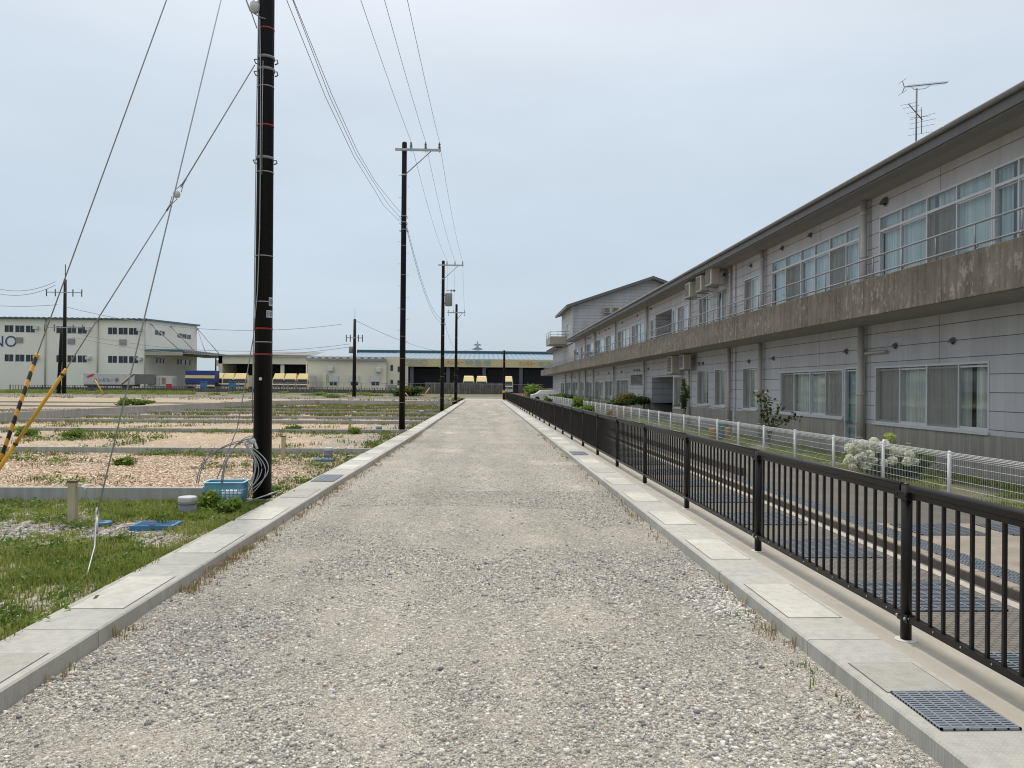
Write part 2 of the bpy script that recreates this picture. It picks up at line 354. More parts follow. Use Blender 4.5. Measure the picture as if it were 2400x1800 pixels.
MT['olive'] = rnd_mat('olive_weeds', [(0.0, (0.07, 0.085, 0.025)), (0.4, (0.14, 0.16, 0.045)), (0.7, (0.22, 0.22, 0.08)), (1.0, (0.34, 0.26, 0.14))], 0.8, 0.25)
MT['drygrass'] = rnd_mat('dry_grass', [(0.0, (0.16, 0.17, 0.05)), (0.5, (0.30, 0.23, 0.11)), (1.0, (0.34, 0.17, 0.09))], 0.8, 0.3)
MT['weed'] = rnd_mat('weed_leaves', [(0.0, (0.05, 0.09, 0.015)), (0.5, (0.12, 0.19, 0.03)), (1.0, (0.22, 0.32, 0.06))], 0.6, 0.3)
MT['bushdark'] = rnd_mat('bush_leaves', [(0.0, (0.025, 0.045, 0.012)), (0.5, (0.06, 0.10, 0.022)), (0.8, (0.13, 0.17, 0.035)), (1.0, (0.26, 0.18, 0.05))], 0.5, 0.2)
MT['petals'] = rnd_mat('hydrangea_petals', [(0.0, (0.62, 0.66, 0.44)), (0.4, (0.8, 0.8, 0.64)), (1.0, (0.9, 0.9, 0.8))], 0.8, 0.2)
MT['petals_green'] = rnd_mat('greenish_petals', [(0.0, (0.4, 0.5, 0.1)), (1.0, (0.62, 0.66, 0.25))], 0.8, 0.2)
MT['petals_rose'] = rnd_mat('rose_petals', [(0.0, (0.6, 0.58, 0.55)), (1.0, (0.8, 0.78, 0.76))], 0.8, 0.2)

def roof_blue():
    m, nt, b, o = newmat('blue_standing_seam')
    s = nt.nodes.new('ShaderNodeSeparateXYZ'); g = nt.nodes.new('ShaderNodeNewGeometry'); L(nt, g.outputs['Position'], s.inputs[0])
    f = math_n(nt, 'FRACT', math_n(nt, 'DIVIDE', math_n(nt, 'ADD', s.outputs[0], 200), 1.0))
    st = ramp(nt, f, [(0.0, 0.5), (0.25, 0.55), (0.35, 1.0), (0.9, 1.0)])
    c = mix(nt, 1.0, (0.16, 0.27, 0.38), st, 'MULTIPLY')
    c = mix(nt, 1.0, c, ramp(nt, noise_n(nt, pos(nt), 0.15, 4, 0.6), [(0.3, 0.85), (0.7, 1.0)]), 'MULTIPLY')
    L(nt, c, b.inputs['Base Color']); b.inputs['Roughness'].default_value = 0.35
    return m
MT['roof_blue'] = roof_blue()
def stripe_mat():
    m, nt, b, o = newmat('yellow_black_stripe')
    tc = nt.nodes.new('ShaderNodeTexCoord'); s = nt.nodes.new('ShaderNodeSeparateXYZ'); L(nt, tc.outputs['Object'], s.inputs[0])
    v = math_n(nt, 'ADD', math_n(nt, 'MULTIPLY', s.outputs[2], 4.2), math_n(nt, 'MULTIPLY', s.outputs[0], 5.0))
    f = math_n(nt, 'LESS_THAN', math_n(nt, 'FRACT', math_n(nt, 'ADD', v, 10)), 0.45)
    L(nt, mix(nt, f, (0.015, 0.014, 0.013), (0.68, 0.36, 0.04)), b.inputs['Base Color']); b.inputs['Roughness'].default_value = 0.45
    return m
MT['stripe'] = stripe_mat()
def lane_mat():
    m, nt, b, o = newmat('culvert_cover_pattern')
    br = N(nt, 'ShaderNodeTexBrick', Scale=1.0); p = pos(nt, (1, 1, 1)); L(nt, p, br.inputs['Vector'])
    br.inputs['Color1'].default_value = (0.20, 0.185, 0.165, 1); br.inputs['Color2'].default_value = (0.165, 0.155, 0.14, 1)
    br.inputs['Mortar'].default_value = (0.08, 0.075, 0.07, 1)
    br.inputs['Mortar Size'].default_value = 0.008; br.inputs['Brick Width'].default_value = 0.1; br.inputs['Row Height'].default_value = 0.05
    c = mix(nt, 1.0, br.outputs['Color'], ramp(nt, noise_n(nt, p, 2, 5, 0.7), [(0.3, 0.8), (0.7, 1.1)]), 'MULTIPLY')
    L(nt, c, b.inputs['Base Color']); b.inputs['Roughness'].default_value = 0.9
    bump(nt, b, br.outputs['Fac'], -0.4, 0.004)
    return m
MT['lane'] = lane_mat()

for k_, v_ in (('pole_black', .22), ('black_metal', .3)):
    for n_ in MT[k_].node_tree.nodes:
        if n_.type == 'BSDF_PRINCIPLED': n_.inputs['Specular IOR Level'].default_value = v_
# ------------------------------------------------------------------ mesh builder
class MB:
    def __init__(s): s.v = []; s.f = []; s.m = []; s.sm = []
    def add(s, vs, fs, mi=0, smooth=False):
        o = len(s.v); s.v.extend([tuple(q) for q in vs])
        for f in fs: s.f.append(tuple(o + i for i in f)); s.m.append(mi); s.sm.append(smooth)
        return s
    def box(s, x0, x1, y0, y1, z0, z1, mi=0, mp=None):
        vs = [(x, y, z) for z in (z0, z1) for y in (y0, y1) for x in (x0, x1)]
        if mp: vs = [mp(*q) for q in vs]
        return s.add(vs, [(0, 2, 3, 1), (4, 5, 7, 6), (0, 1, 5, 4), (2, 6, 7, 3), (0, 4, 6, 2), (1, 3, 7, 5)], mi)
    def quad(s, a, b, c, d, mi=0): return s.add([a, b, c, d], [(0, 1, 2, 3)], mi)
    def tube(s, pts, r, n=8, mi=0, cap=True, smooth=True):
        pts = [Vector(p) for p in pts]
        rs = r if isinstance(r, (list, tuple)) else [r] * len(pts)
        vs = []; fs = []
        up = None
        for i, p in enumerate(pts):
            t = (pts[min(i + 1, len(pts) - 1)] - pts[max(i - 1, 0)])
            t = t.normalized() if t.length > 1e-9 else Vector((0, 0, 1))
            if up is None: up = Vector((0, 0, 1)) if abs(t.z) < 0.9 else Vector((1, 0, 0))
            a = t.cross(up);
            if a.length < 1e-4: a = t.cross(Vector((0.3, 1, 0.2)))
            a.normalize(); b = t.cross(a).normalized()
            up = -b if False else up
            for k in range(n):
                th = 2 * PI * k / n
                vs.append(p + (a * math.cos(th) + b * math.sin(th)) * rs[i])
        for i in range(len(pts) - 1):
            for k in range(n):
                k2 = (k + 1) % n
                fs.append((i * n + k, i * n + k2, (i + 1) * n + k2, (i + 1) * n + k))
        s.add(vs, fs, mi, smooth)
        if cap:
            o = len(s.v) - len(vs)
            s.f.append(tuple(o + k for k in range(n))[::-1]); s.m.append(mi); s.sm.append(False)
            s.f.append(tuple(o + (len(pts) - 1) * n + k for k in range(n))); s.m.append(mi); s.sm.append(False)
        return s
    def cyl(s, x, y, z0, z1, r0, r1=None, n=16, mi=0, smooth=True):
        return s.tube([(x, y, z0), (x, y, z1)], [r0, r0 if r1 is None else r1], n, mi, True, smooth)
    def ball(s, c, r, n=12, mi=0, sq=(1, 1, 1)):
        vs = []; fs = []; m = n // 2
        for i in range(1, m):
            for k in range(n):
                a = PI * i / m; t = 2 * PI * k / n
                vs.append((c[0] + r * sq[0] * math.sin(a) * math.cos(t), c[1] + r * sq[1] * math.sin(a) * math.sin(t), c[2] + r * sq[2] * math.cos(a)))
        vs.append((c[0], c[1], c[2] + r * sq[2])); vs.append((c[0], c[1], c[2] - r * sq[2]))
        T = len(vs) - 2; B = T + 1
        for i in range(m - 2):
            for k in range(n): fs.append((i * n + k, (i + 1) * n + k, (i + 1) * n + (k + 1) % n, i * n + (k + 1) % n))
        for k in range(n):
            fs.append((T, k, (k + 1) % n)); fs.append((B, (m - 2) * n + (k + 1) % n, (m - 2) * n + k))
        return s.add(vs, fs, mi, True)
    def build(s, name, mats, parent=None, loc=None, bevel=0):
        me = bpy.data.meshes.new(name)
        me.from_pydata(s.v, [], s.f)
        if not isinstance(mats, (list, tuple)): mats = [mats]
        for m in mats: me.materials.append(MT[m] if isinstance(m, str) else m)
        me.polygons.foreach_set('material_index', s.m)
        me.polygons.foreach_set('use_smooth', s.sm)
        o = bpy.data.objects.new(name, me); COL.objects.link(o)
        if parent is not None: o.parent = parent
        if loc is not None: o.location = loc
        if bevel:
            bv = o.modifiers.new('bevel', 'BEVEL'); bv.width = bevel; bv.segments = 2; bv.limit_method = 'ANGLE'; bv.angle_limit = R(40)
        return o

def tag(o, label=None, cat=None, group=None, kind=None):
    if label: o['label'] = label
    if cat: o['category'] = cat
    if group: o['group'] = group
    if kind: o['kind'] = kind
    return o
def thing(name, label, cat, loc=(0, 0, 0), rz=0, group=None):
    o = bpy.data.objects.new(name, None); COL.objects.link(o); o.empty_display_size = 0.2
    o.location = loc; o.rotation_euler = (0, 0, rz)
    return tag(o, label, cat, group)
def kids(o): return [c for c in ALLK.get(o.name, [])]
def dup(root, loc, rz=0, label=None, children=None):
    r = root.copy(); COL.objects.link(r); r.location = loc; r.rotation_euler = (0, 0, rz)
    if label: r['label'] = label
    for ch in (children if children is not None else root.children):
        c = ch.copy(); COL.objects.link(c); c.parent = r
        for g in ch.children:
            d = g.copy(); COL.objects.link(d); d.parent = c
    return r
def struct(name, mb, mats, label, cat):
    return tag(mb.build(name, mats), label, cat, kind='structure')

def text_obj(txt, height, mat, name='lettering', parent=None, mtx=None, width=None, depth=0.02, shear=0.0, bold=0.0):
    cu = bpy.data.curves.new(name, 'FONT'); cu.body = txt; cu.size = 1.0; cu.extrude = 0.0; cu.shear = shear
    cu.offset = bold
    cu.resolution_u = 3
    to = bpy.data.objects.new('tmp', cu); COL.objects.link(to)
    dg = bpy.context.evaluated_depsgraph_get()
    me = bpy.data.meshes.new_from_object(to.evaluated_get(dg))
    bpy.data.objects.remove(to)
    n = len(me.vertices); co = np.zeros(n * 3); me.vertices.foreach_get('co', co); co = co.reshape(-1, 3)
    mn = co.min(0); mx = co.max(0); h = mx[1] - mn[1]; w = mx[0] - mn[0]
    sy = height / h; sx = (width / w) if width else sy
    co[:, 0] = (co[:, 0] - mn[0]) * sx; co[:, 1] = (co[:, 1] - mn[1]) * sy
    me.vertices.foreach_set('co', co.ravel()); me.update()
    me.materials.clear(); me.materials.append(MT[mat])
    me.name = name
    o = bpy.data.objects.new(name, me); COL.objects.link(o)
    if parent: o.parent = parent
    if mtx: o.matrix_basis = mtx
    return o
# text facing -Y placed with lower left corner at p
def face_cam(p): return Matrix.Translation(Vector(p)) @ Matrix.Rotation(PI / 2, 4, 'X')

def np_mesh(name, v, faces, mats, parent=None, attr=None, smooth=False):
    me = bpy.data.meshes.new(name)
    k = faces.shape[1]; nf = len(faces)
    me.vertices.add(len(v)); me.vertices.foreach_set('co', v.astype(np.float32).ravel())
    me.loops.add(nf * k); me.loops.foreach_set('vertex_index', faces.astype(np.int32).ravel())
    me.polygons.add(nf); me.polygons.foreach_set('loop_start', np.arange(0, nf * k, k, dtype=np.int32))
    me.polygons.foreach_set('loop_total', np.full(nf, k, dtype=np.int32))
    if smooth: me.polygons.foreach_set('use_smooth', np.ones(nf, dtype=bool))
    me.update(calc_edges=True)
    if attr is not None:
        for nm, a in attr.items():
            at = me.attributes.new(nm, 'FLOAT', 'POINT'); at.data.foreach_set('value', a.astype(np.float32))
    me.materials.append(MT[mats])
    o = bpy.data.objects.new(name, me); COL.objects.link(o)
    if parent is not None: o.parent = parent
    return o

def grid_obj(name, xs_fn, ys, nx, zfn, mat, attrs=None):
    """sheet between xs_fn(y)->(x0,x1)"""
    ys = np.asarray(ys); X = np.zeros((len(ys), nx)); Y = np.repeat(ys[:, None], nx, 1)
    for i, y in enumerate(ys):
        a, b = xs_fn(y); X[i] = np.linspace(a, b, nx)
    Z = zfn(X, Y)
    v = np.stack([X, Y, Z], -1).reshape(-1, 3)
    i, j = np.meshgrid(np.arange(len(ys) - 1), np.arange(nx - 1), indexing='ij')
    a = (i * nx + j).ravel(); f = np.stack([a, a + 1, a + nx + 1, a + nx], 1)
    at = {k: fn(X, Y).ravel() for k, fn in (attrs or {}).items()}
    return np_mesh(name, v, f, mat, attr=at, smooth=True)

# cheap numpy value noise
_perm = rng.random((256, 256))
def vn(x, y, s=1.0, seed=0):
    x = np.asarray(x) * s + 37.1 * seed + 1000; y = np.asarray(y) * s + 17.7 * seed + 1000
    xi = np.floor(x).astype(int); yi = np.floor(y).astype(int); fx = x - xi; fy = y - yi
    fx = fx * fx * (3 - 2 * fx); fy = fy * fy * (3 - 2 * fy)
    g = lambda a, b: _perm[a % 256, b % 256]
    return (g(xi, yi) * (1 - fx) + g(xi + 1, yi) * fx) * (1 - fy) + (g(xi, yi + 1) * (1 - fx) + g(xi + 1, yi + 1) * fx) * fy
def fbm(x, y, s=1.0, seed=0, o=4):
    r = 0; a = 0.5; t = 0
    for k in range(o): r = r + a * vn(x, y, s * 2 ** k, seed + k); t += a; a *= 0.55
    return r / t

# ------------------------------------------------------------------ layout
KZ = 0.13
def kl_in(y): return float(np.interp(y, [-6, 5, 12, 20, 32, 60, 87, 110], [-2.76, -2.72, -2.66, -2.56, -2.40, -2.27, -2.18, -2.15]))
def kl_out(y): return kl_in(y) - 0.53
KRI, KRO, FX = 2.283, 2.806, 2.985
LOTX = -60.0
WALLS = [11.9, 21.4, 31.0, 38.4, 44.0, 50.5, 57.5]     # low concrete walls between the plots

def lot_z(X, Y, surface=False):
    z = np.where(Y < 11.95, 0.08, -0.02)
    raised = ((X < np.interp(Y, [30, 36, 66, 70], [-26, -23.0, -20.0, -20.0])) & (Y > 36)) | (Y > 76.1)
    z = np.where(raised, 0.36, z) if surface else z
    z = z + (fbm(X, Y, 0.8, 3) - 0.5) * 0.08
    # near kerb blend a little under the kerb top
    return z
def grass_mask(X, Y):
    X = np.asarray(X, dtype=float); Y = np.asarray(Y, dtype=float)
    n = fbm(X, Y, 0.55, 11); n2 = fbm(X, Y, 1.7, 23)
    m = np.clip((n - 0.5) * 5, 0, 1) * 0.8
    near = np.clip((n2 * 0.45 + n * 0.4 + .15 * vn(X, Y, 6, 3) - 0.39) * 6, 0, 1)           # first plot is mostly grass
    bare = np.exp(-(((X + 4.9) / 1.9) ** 2 + ((Y - 9.6) / 0.75) ** 2)) + np.exp(-(((X + 6.2) / 0.9) ** 2 + ((Y - 8.6) / 0.7) ** 2))
    near = np.clip(near + .4 - bare * 1.0, 0, 1)
    m = np.where(Y < 11.9, near, m * 0.6)
    for w in WALLS[1:]:
        d = w - Y
        m = np.maximum(m, np.clip(1 - np.abs(d - 0.7) / 1.0, 0, 1) * np.clip((n2 - 0.42) * 6, 0, 1) * 0.9)
    for yy, sx in ((48, 0.9), (54, 1.2), (61, 3), (66, 3.5), (71, 2.5)):
        m = np.maximum(m, np.clip(1 - np.abs(Y - yy) / sx, 0, 1) * np.clip((n - 0.3) * 5, 0, 1) * (X > -20))
    # verge along the road kerb
    ko = np.interp(Y, [-6, 12, 32, 110], [-3.29, -3.19, -2.93, -2.7])
    m = np.maximum(m, np.clip(1 - (ko - X) / 1.3, 0, 1) * np.clip((n2 - 0.3) * 5, 0, 1))
    m = np.where((Y > 100), np.clip((n2 - 0.35) * 5, 0, 1) * 0.7, m)
    return m
def grey_mask(X, Y):
    n = fbm(X, Y, 1.3, 31)
    g = np.where(Y < 11.9, 1.0, 0.0)
    ko = -3.1
    g = np.maximum(g, np.clip(1.7 - (ko - X) / 1.8, 0, 1) * np.clip((n - 0.3) * 4, 0, 1))
    return g * 0.95

# base ground to the horizon
g = MB(); g.quad((-3000, -200, -0.25), (3000, -200, -0.25), (3000, 4000, -0.25), (-3000, 4000, -0.25))
struct('ground', g, 'grass_dirt', 'flat open ground reaching to the horizon', 'ground')

ys = np.concatenate([np.arange(-3, 16, 0.14), np.arange(16, 36, 0.3), np.arange(36, 117.8, 0.7)])
lot = grid_obj('plot_ground', lambda y: (LOTX if y > 14 else -16, kl_out(y) + 0.02), ys, 150, lot_z, 'lot_gravel',
               {'grass': grass_mask, 'grey': grey_mask})
yz = np.arange(36.0, 118, .8)
rz_ = grid_obj('raised_ground', lambda y: (LOTX, float(np.interp(y, [36, 66, 75.5, 76.1, 76.2], [-23.05, -20.1, -16.1, -16, -2.75]))), np.sort(np.concatenate([yz, [76.1, 76.2]])), 70,
    lambda X, Y: .36 + (fbm(X, Y, .8, 3) - .5) * .06 - .33 * np.clip((Y - 100) / 12, 0, 1), 'lot_gravel', {'grass': grass_mask, 'grey': grey_mask})
tag(rz_, 'raised tan gravel ground beyond the bending retaining wall', 'ground', kind='structure')
tag(lot, 'tan and grey gravel plots with weeds left of the road', 'ground', kind='structure')

def road_z(X, Y):
    e = np.clip((np.abs(X + 0.25) - 2.0) / 0.6, 0, 1)
    return 0.012 + (fbm(X, Y, 0.5, 5) - 0.5) * 0.05 + (fbm(X, Y, 4, 7) - 0.5) * 0.018 + e * 0.012
ysr = np.concatenate([np.arange(-3, 14, 0.08), np.arange(14, 40, 0.25), np.arange(40, 109, 1.0)])
road = grid_obj('gravel_road', lambda y: (kl_in(y) - 0.02 if y < 92 else -40 * (y > 101) + (kl_in(y) - 0.02) * (y <= 101), KRI + 0.02 if y < 101 else 5), ysr, 60, road_z, 'road_gravel')
tag(road, 'pale crushed stone road running straight ahead between two kerbs', 'road', kind='structure')
cr = MB(); cr.quad((-70, 100.5, 0.03), (60, 100.5, 0.03), (60, 118.2, 0.03), (-70, 118.2, 0.03))
cross = struct('cross_road', cr, 'strip', 'pale cross road at the far end of the gravel road', 'road')

# far verge and bank
b = MB(); b.quad((-200, 119.0, 0.1), (70, 119.0, 0.1), (70, 124.5, 0.6), (-200, 124.5, 0.6)); b.quad((-200, 124.5, 0.6), (90, 124.5, 0.6), (90, 400, 0.6), (-200, 400, 0.6))
struct('warehouse_yard', b, 'grass_dirt', 'slightly raised yard around the far warehouses', 'ground')
b = MB(); b.box(-75, 14, 118.2, 118.9, -0.1, 0.22)
struct('far_kerb', b, 'pale_line', 'long pale kerb line across the far end of the plots', 'kerb')

# ------------------------------------------------------------------ kerbs with cover slabs
def kerb_side(name, xin, xout, y_first, label, dark_idx, grate_idx, n=56, right=False):
    kb = MB(); BL = 2.0
    root = None; slabs = []
    for i in range(n):
        y0 = y_first + i * BL; y1 = y0 + BL - 0.008; jz = .0025 * math.sin(i * 12.9898); KZ = 0.13 + jz
        if y1 > 97: break
        a0, a1, b0, b1 = xin(y0), xin(y1), xout(y0), xout(y1)
        cx = 0.012
        s = 1 if right else -1   # outward direction
        v = [(a0, y0, -0.3), (a1, y1, -0.3), (b1, y1, -0.3), (b0, y0, -0.3),
             (a0, y0, KZ - cx), (a1, y1, KZ - cx), (b1, y1, KZ), (b0, y0, KZ),
             (a0 + s * cx, y0, KZ), (a1 + s * cx, y1, KZ)]
        kb.add(v, [(0, 4, 5, 1), (4, 8, 9, 5), (8, 7, 6, 9), (3, 2, 6, 7), (0, 3, 7, 8, 4), (1, 5, 9, 6, 2)])
        ya, yb = y0 + 0.5, y0 + 1.5
        slabs.append((i, ya, yb, xin((ya + yb) / 2), xout((ya + yb) / 2), s, KZ))
    root = kb.build(name, 'kerb'); tag(root, label, 'kerb', kind='structure')
    for i, ya, yb, a, b_, s, KZ in slabs:
        x0, x1 = sorted((a + s * 0.07, b_ - s * 0.05))
        # dark gap ring and slab a little above it
        if i in grate_idx:
            grate(x0, x1, ya, yb, KZ + 0.003, root, along='x', name='drain_grate'); continue
        if right and ya < 4.36 < yb: ya = 4.366; yb = 4.83
        sb = MB(); g = 0.008
        sb.quad((x0 - g, ya - g, KZ + 0.001), (x1 + g, ya - g, KZ + 0.001), (x1 + g, yb + g, KZ + 0.001), (x0 - g, yb + g, KZ + 0.001), 1)
        sb.box(x0, x1, ya, yb, KZ + 0.002, KZ + 0.003, 0)
        sb.build('cover_slab', [('slab_dark' if i in dark_idx else 'slab'), 'kerbface'], root)
    return root

def grate(x0, x1, y0, y1, z, parent, along='x', name='drain_grate', pitch=0.032, cross_n=6, lite=False):
    """steel bar grating: bearing bars plus cross bars over a dark pit"""
    mb = MB(); mb.quad((x0, y0, z), (x1, y0, z), (x1, y1, z), (x0, y1, z), 1)
    h = 0.012; t = 0.0075
    for (a, b_, c, d) in ((x0, x1, y0, y0 + .012), (x0, x1, y1 - .012, y1), (x0, x0 + .012, y0, y1), (x1 - .012, x1, y0, y1)):
        mb.box(a, b_, c, d, z + 0.001, z + h)
    if along == 'x':
        n = max(2, int((y1 - y0) / pitch))
        for k in range(1, n):
            y = y0 + (y1 - y0) * k / n; mb.box(x0, x1, y - t, y + t, z + .001, z + h - .001)
        for k in range(1, cross_n):
            x = x0 + (x1 - x0) * k / cross_n; mb.box(x - t * .8, x + t * .8, y0, y1, z + .001, z + h + .001)
    else:
        n = max(2, int((x1 - x0) / pitch))
        for k in range(1, n):
            x = x0 + (x1 - x0) * k / n; mb.box(x - t, x + t, y0, y1, z + .001, z + h - .001)
        m = max(2, int((y1 - y0) / 0.1)) if not lite else 3
        for k in range(1, m):
            y = y0 + (y1 - y0) * k / m; mb.box(x0, x1, y - t * .8, y + t * .8, z + .001, z + h + .001)
    return mb.build(name, ['grate', 'pit'], parent)

# left: joint seen at y=5.46, right: joint seen at y=5.37
kerb_side('left_kerb', kl_in, kl_out, 5.58 - 2.0 * 4, 'pale concrete gutter kerb left of the gravel road, inset cover slabs', (0, 3, 7, 8, 13), (8,))
kr = kerb_side('right_kerb', lambda y: KRI, lambda y: KRO, 5.30 - 2.0 * 4, 'pale concrete gutter kerb right of the gravel road, below the black railing', (3, 9, 16), (11,), right=True)
grate(2.364, 2.79, 3.865, 4.355, KZ + 0.004, kr, pitch=.026)
sp = MB(); sp.box(KRO + 0.004, 3.29, -4, 103, -0.3, KZ - 0.004)
struct('railing_base_strip', sp, 'strip', 'beige concrete strip carrying the black railing', 'pavement')

# ------------------------------------------------------------------ right-hand lane, kerb, path
b = MB(); b.quad((3.29, -4, 0.0), (4.62, -4, 0.0), (4.62, 112, 0.0), (3.29, 112, 0.0))
lane = struct('lane_covers', b, 'lane', 'grey patterned culvert covers of the lane beyond the black railing', 'lane')
yy = 4.36
while yy < 42:
    grate(3.5, 4.5, yy, yy + 1.0, 0.004, lane, along='x', name='lane_grate', pitch=0.045 if yy < 16 else 0.09, cross_n=7)
    yy += 2.043
b = MB(); b.box(4.62, 4.74, -4, 100, -0.1, 0.008); struct('lane_edge_line', b, 'line_white', 'worn white line along the lane kerb', 'road marking')
b = MB(); b.box(4.74, 4.80, -4, 110, -0.1, 0.002); struct('lane_gutter', b, 'asphalt', 'narrow asphalt gutter beside the worn white line', 'gutter')
b = MB()
k = -4.0
while k < 100:
    b.box(4.80, 4.94, k, k + 0.592, -0.1, 0.105); k += 0.6
o = b.build('lane_kerb', 'kerbstone', bevel=0.012); tag(o, 'weathered row of kerbstones between lane and footpath', 'kerb', kind='structure')
b = MB(); b.box(4.796, 4.80, -4, 100, 0.0, 0.085); 
fc = b.build('kerb_face', 'kerbface', o)
# footpath
b = MB()
b.quad((5.27, 10.1, 0.1), (7.28, 10.1, 0.1), (7.28, 112, 0.1), (5.27, 112, 0.1))
b.quad((4.94, 15.2, 0.101), (5.27, 15.2, 0.101), (5.27, 112, 0.101), (4.94, 112, 0.101))
path = struct('footpath', b, 'asphalt', 'grey asphalt footpath in front of the white mesh fence', 'path')
b = MB(); b.quad((5.27, -4, 0.1), (10.4, -4, 0.1), (10.4, 9.2, 0.1), (5.27, 9.2, 0.1))
b.quad((5.27, 9.2, 0.099), (7.6, 9.2, 0.099), (7.6, 10.1, 0.099), (5.27, 10.1, 0.099))
struct('driveway', b, 'drive', 'mottled beige concrete driveway near the camera', 'driveway')
b = MB(); b.quad((4.94, -4, 0.09), (5.27, -4, 0.09), (5.27, 15.2, 0.09), (4.94, 15.2, 0.09)); 
gut = struct('side_channel', b, 'pit', 'side drain channel between kerb and footpath', 'channel')
y = 2.2
while y < 15:
    grate(4.95, 5.26, y, y + 0.99, 0.092, gut, along='y', name='channel_grate', pitch=0.036); y += 1.0
for (x0, x1) in ((5.4, 6.25), (6.55, 7.4), (7.42, 8.4)):
    grate(x0, x1, 9.25, 10.0, 0.103, gut, along='x', name='channel_grate', pitch=0.05)
# grass strip in front of the building
b = MB(); b.quad((7.28, 10.1, 0.095), (10.4, 10.1, 0.095), (10.4, 112, 0.095), (7.28, 112, 0.095))
struct('garden_strip', b, 'grass_dirt', 'narrow garden strip between the white fence and the grey building', 'garden')
# dark low planting edge beyond the grating
b = MB(); b.box(5.28, 5.42, 15.6, 80, 0.1, 0.26)
tag(b.build('border_wall', 'kerbface', bevel=0.01), 'low dark border along the footpath seen through the railing bars', 'border')

# ------------------------------------------------------------------ black railing
fence = thing('black_railing', 'black metal railing with vertical bars along the right kerb', 'railing', (FX, 0, KZ))
H = 1.085; SP = 2.907
pm = MB(); pm.cyl(0, 0, 0, H + 0.0, 0.037, n=14)
pm.cyl(0, 0, H, H + .012, 0.034, 0.02, n=14)
bm_ = MB(); bm_.box(-0.045, 0.03, -0.075, 0.075, H - 0.10, H - 0.045)
bl_ = MB(); bl_.box(-0.03, 0.03, -0.065, 0.065, 0.13, 0.185)
bm_.tube([(-0.05, 0.055, H - .07), (-0.03, 0.055, H - .07)], 0.012, 6); bm_.tube([(-0.05, -0.055, H - .07), (-0.03, -0.055, H - .07)], 0.012, 6)
bl_.tube([(-0.045, 0.05, .16), (-0.03, 0.05, .16)], 0.010, 6, 1); bl_.tube([(-0.045, -0.05, .16), (-0.03, -0.05, .16)], 0.010, 6, 1)
pc = MB(); pc.tube([(0, 0, -0.004), (0, 0, 0.004)], [0.075, 0.07], 18)
panel = MB()
y0, y1 = 0.05, SP - 0.05
panel.box(-0.027, 0.027, y0, y1, H - 0.045, H - 0.008)
panel.tube([(0, y0, H - .012), (0, y1, H - .012)], 0.025, 8)
panel.box(-0.018, 0.018, y0, y1, H - 0.085, H - 0.049)
panel.box(-0.022, 0.022, y0, y1, 0.135, 0.18)
for k in range(1, 20):
    y = SP * k / 20
    panel.box(-0.010, 0.010, y - 0.010, y + 0.010, 0.178, H - 0.082)
for k in range(20): panel.tube([(-0.026, SP * (k + .5) / 20, 0.165), (-0.022, SP * (k + .5) / 20, 0.165)], 0.007, 5, 1) if k % 2 else None
posts = []
for i in range(-1, 34):
    y = 5.30 + i * SP
    if i == -1:
        p0 = pm.build('post', 'black_metal', fence, (0, y, 0)); b0 = bm_.build('bracket', ['black_metal', 'galv'], p0)
        d0 = bl_.build('bracket', ['black_metal', 'galv'], p0)
        c0 = pc.build('base_plate', 'pale_line', p0)
        q0 = panel.build('railing_panel', ['black_metal', 'galv'], fence, (0, y, 0))
    else:
        p = p0.copy(); COL.objects.link(p); p.parent = fence; p.location = (0, y, 0)
        for s_ in (b0, d0, c0):
            q = s_.copy(); COL.objects.link(q); q.parent = p
        if i < 33:
            q = q0.copy(); COL.objects.link(q); q.parent = fence; q.location = (0, y, 0)

# ------------------------------------------------------------------ white mesh fence
wf = thing('white_mesh_fence', 'low white wire mesh fence between footpath and garden', 'fence', (7.3, 0, 0.1))
pm = MB(); pm.cyl(0, 0, 0, 0.81, 0.03, n=12); pm.ball((0, 0, .81), 0.033, 10)
wm = MB()
for k in range(41):
    y = 0.0 + 1.985 * k / 40; wm.tube([(0.0, y, -0.02), (0.0, y, 0.75)], 0.0018, 4, cap=False)
for z in (0.05, 0.165, 0.28, 0.395, 0.51, 0.625):
    wm.tube([(-0.004, 0, z), (-0.004, 1.985, z)], 0.003, 4, cap=False)
for (dx, z) in ((0.0, 0.75), (0.04, 0.79), (0.0, 0.815), (-0.035, 0.78), (0.0, 0.725)):
    wm.tube([(dx, 0, z), (dx, 1.985, z)], 0.004, 4, cap=False)
for k in range(41):
    y = 1.985 * k / 40; wm.tube([(0.0, y, 0.73), (0.04, y, 0.79), (0, y, 0.815), (-0.035, y, .78), (0, y, .74)], 0.0018, 4, cap=False)
Y0 = P(2221, 1050, x=7.3).y - 0.05
for i in range(-3, 40):
    y = Y0 + i * 1.985
    if i == -3:
        wp0 = pm.build('post', 'white_paint', wf, (0, y, 0)); wq0 = wm.build('mesh_panel', 'white_wire', wf, (0, y, 0))
    else:
        p = wp0.copy(); COL.objects.link(p); p.parent = wf; p.location = (0, y, 0)
        p = wq0.copy(); COL.objects.link(p); p.parent = wf; p.location = (0, y, 0)

# ------------------------------------------------------------------ right building
XF, XB, XE = 10.1, 8.72, 9.2
def Yf(px, py=910): return P(px, py, x=XF).y
bld = thing('residential_building', 'long two storey grey sided building with a weathered concrete balcony', 'building', (XF, 0, 0.1))
bld.location = (0, 0, 0)
def facade(u, v, d): return (XF - d, u, v)

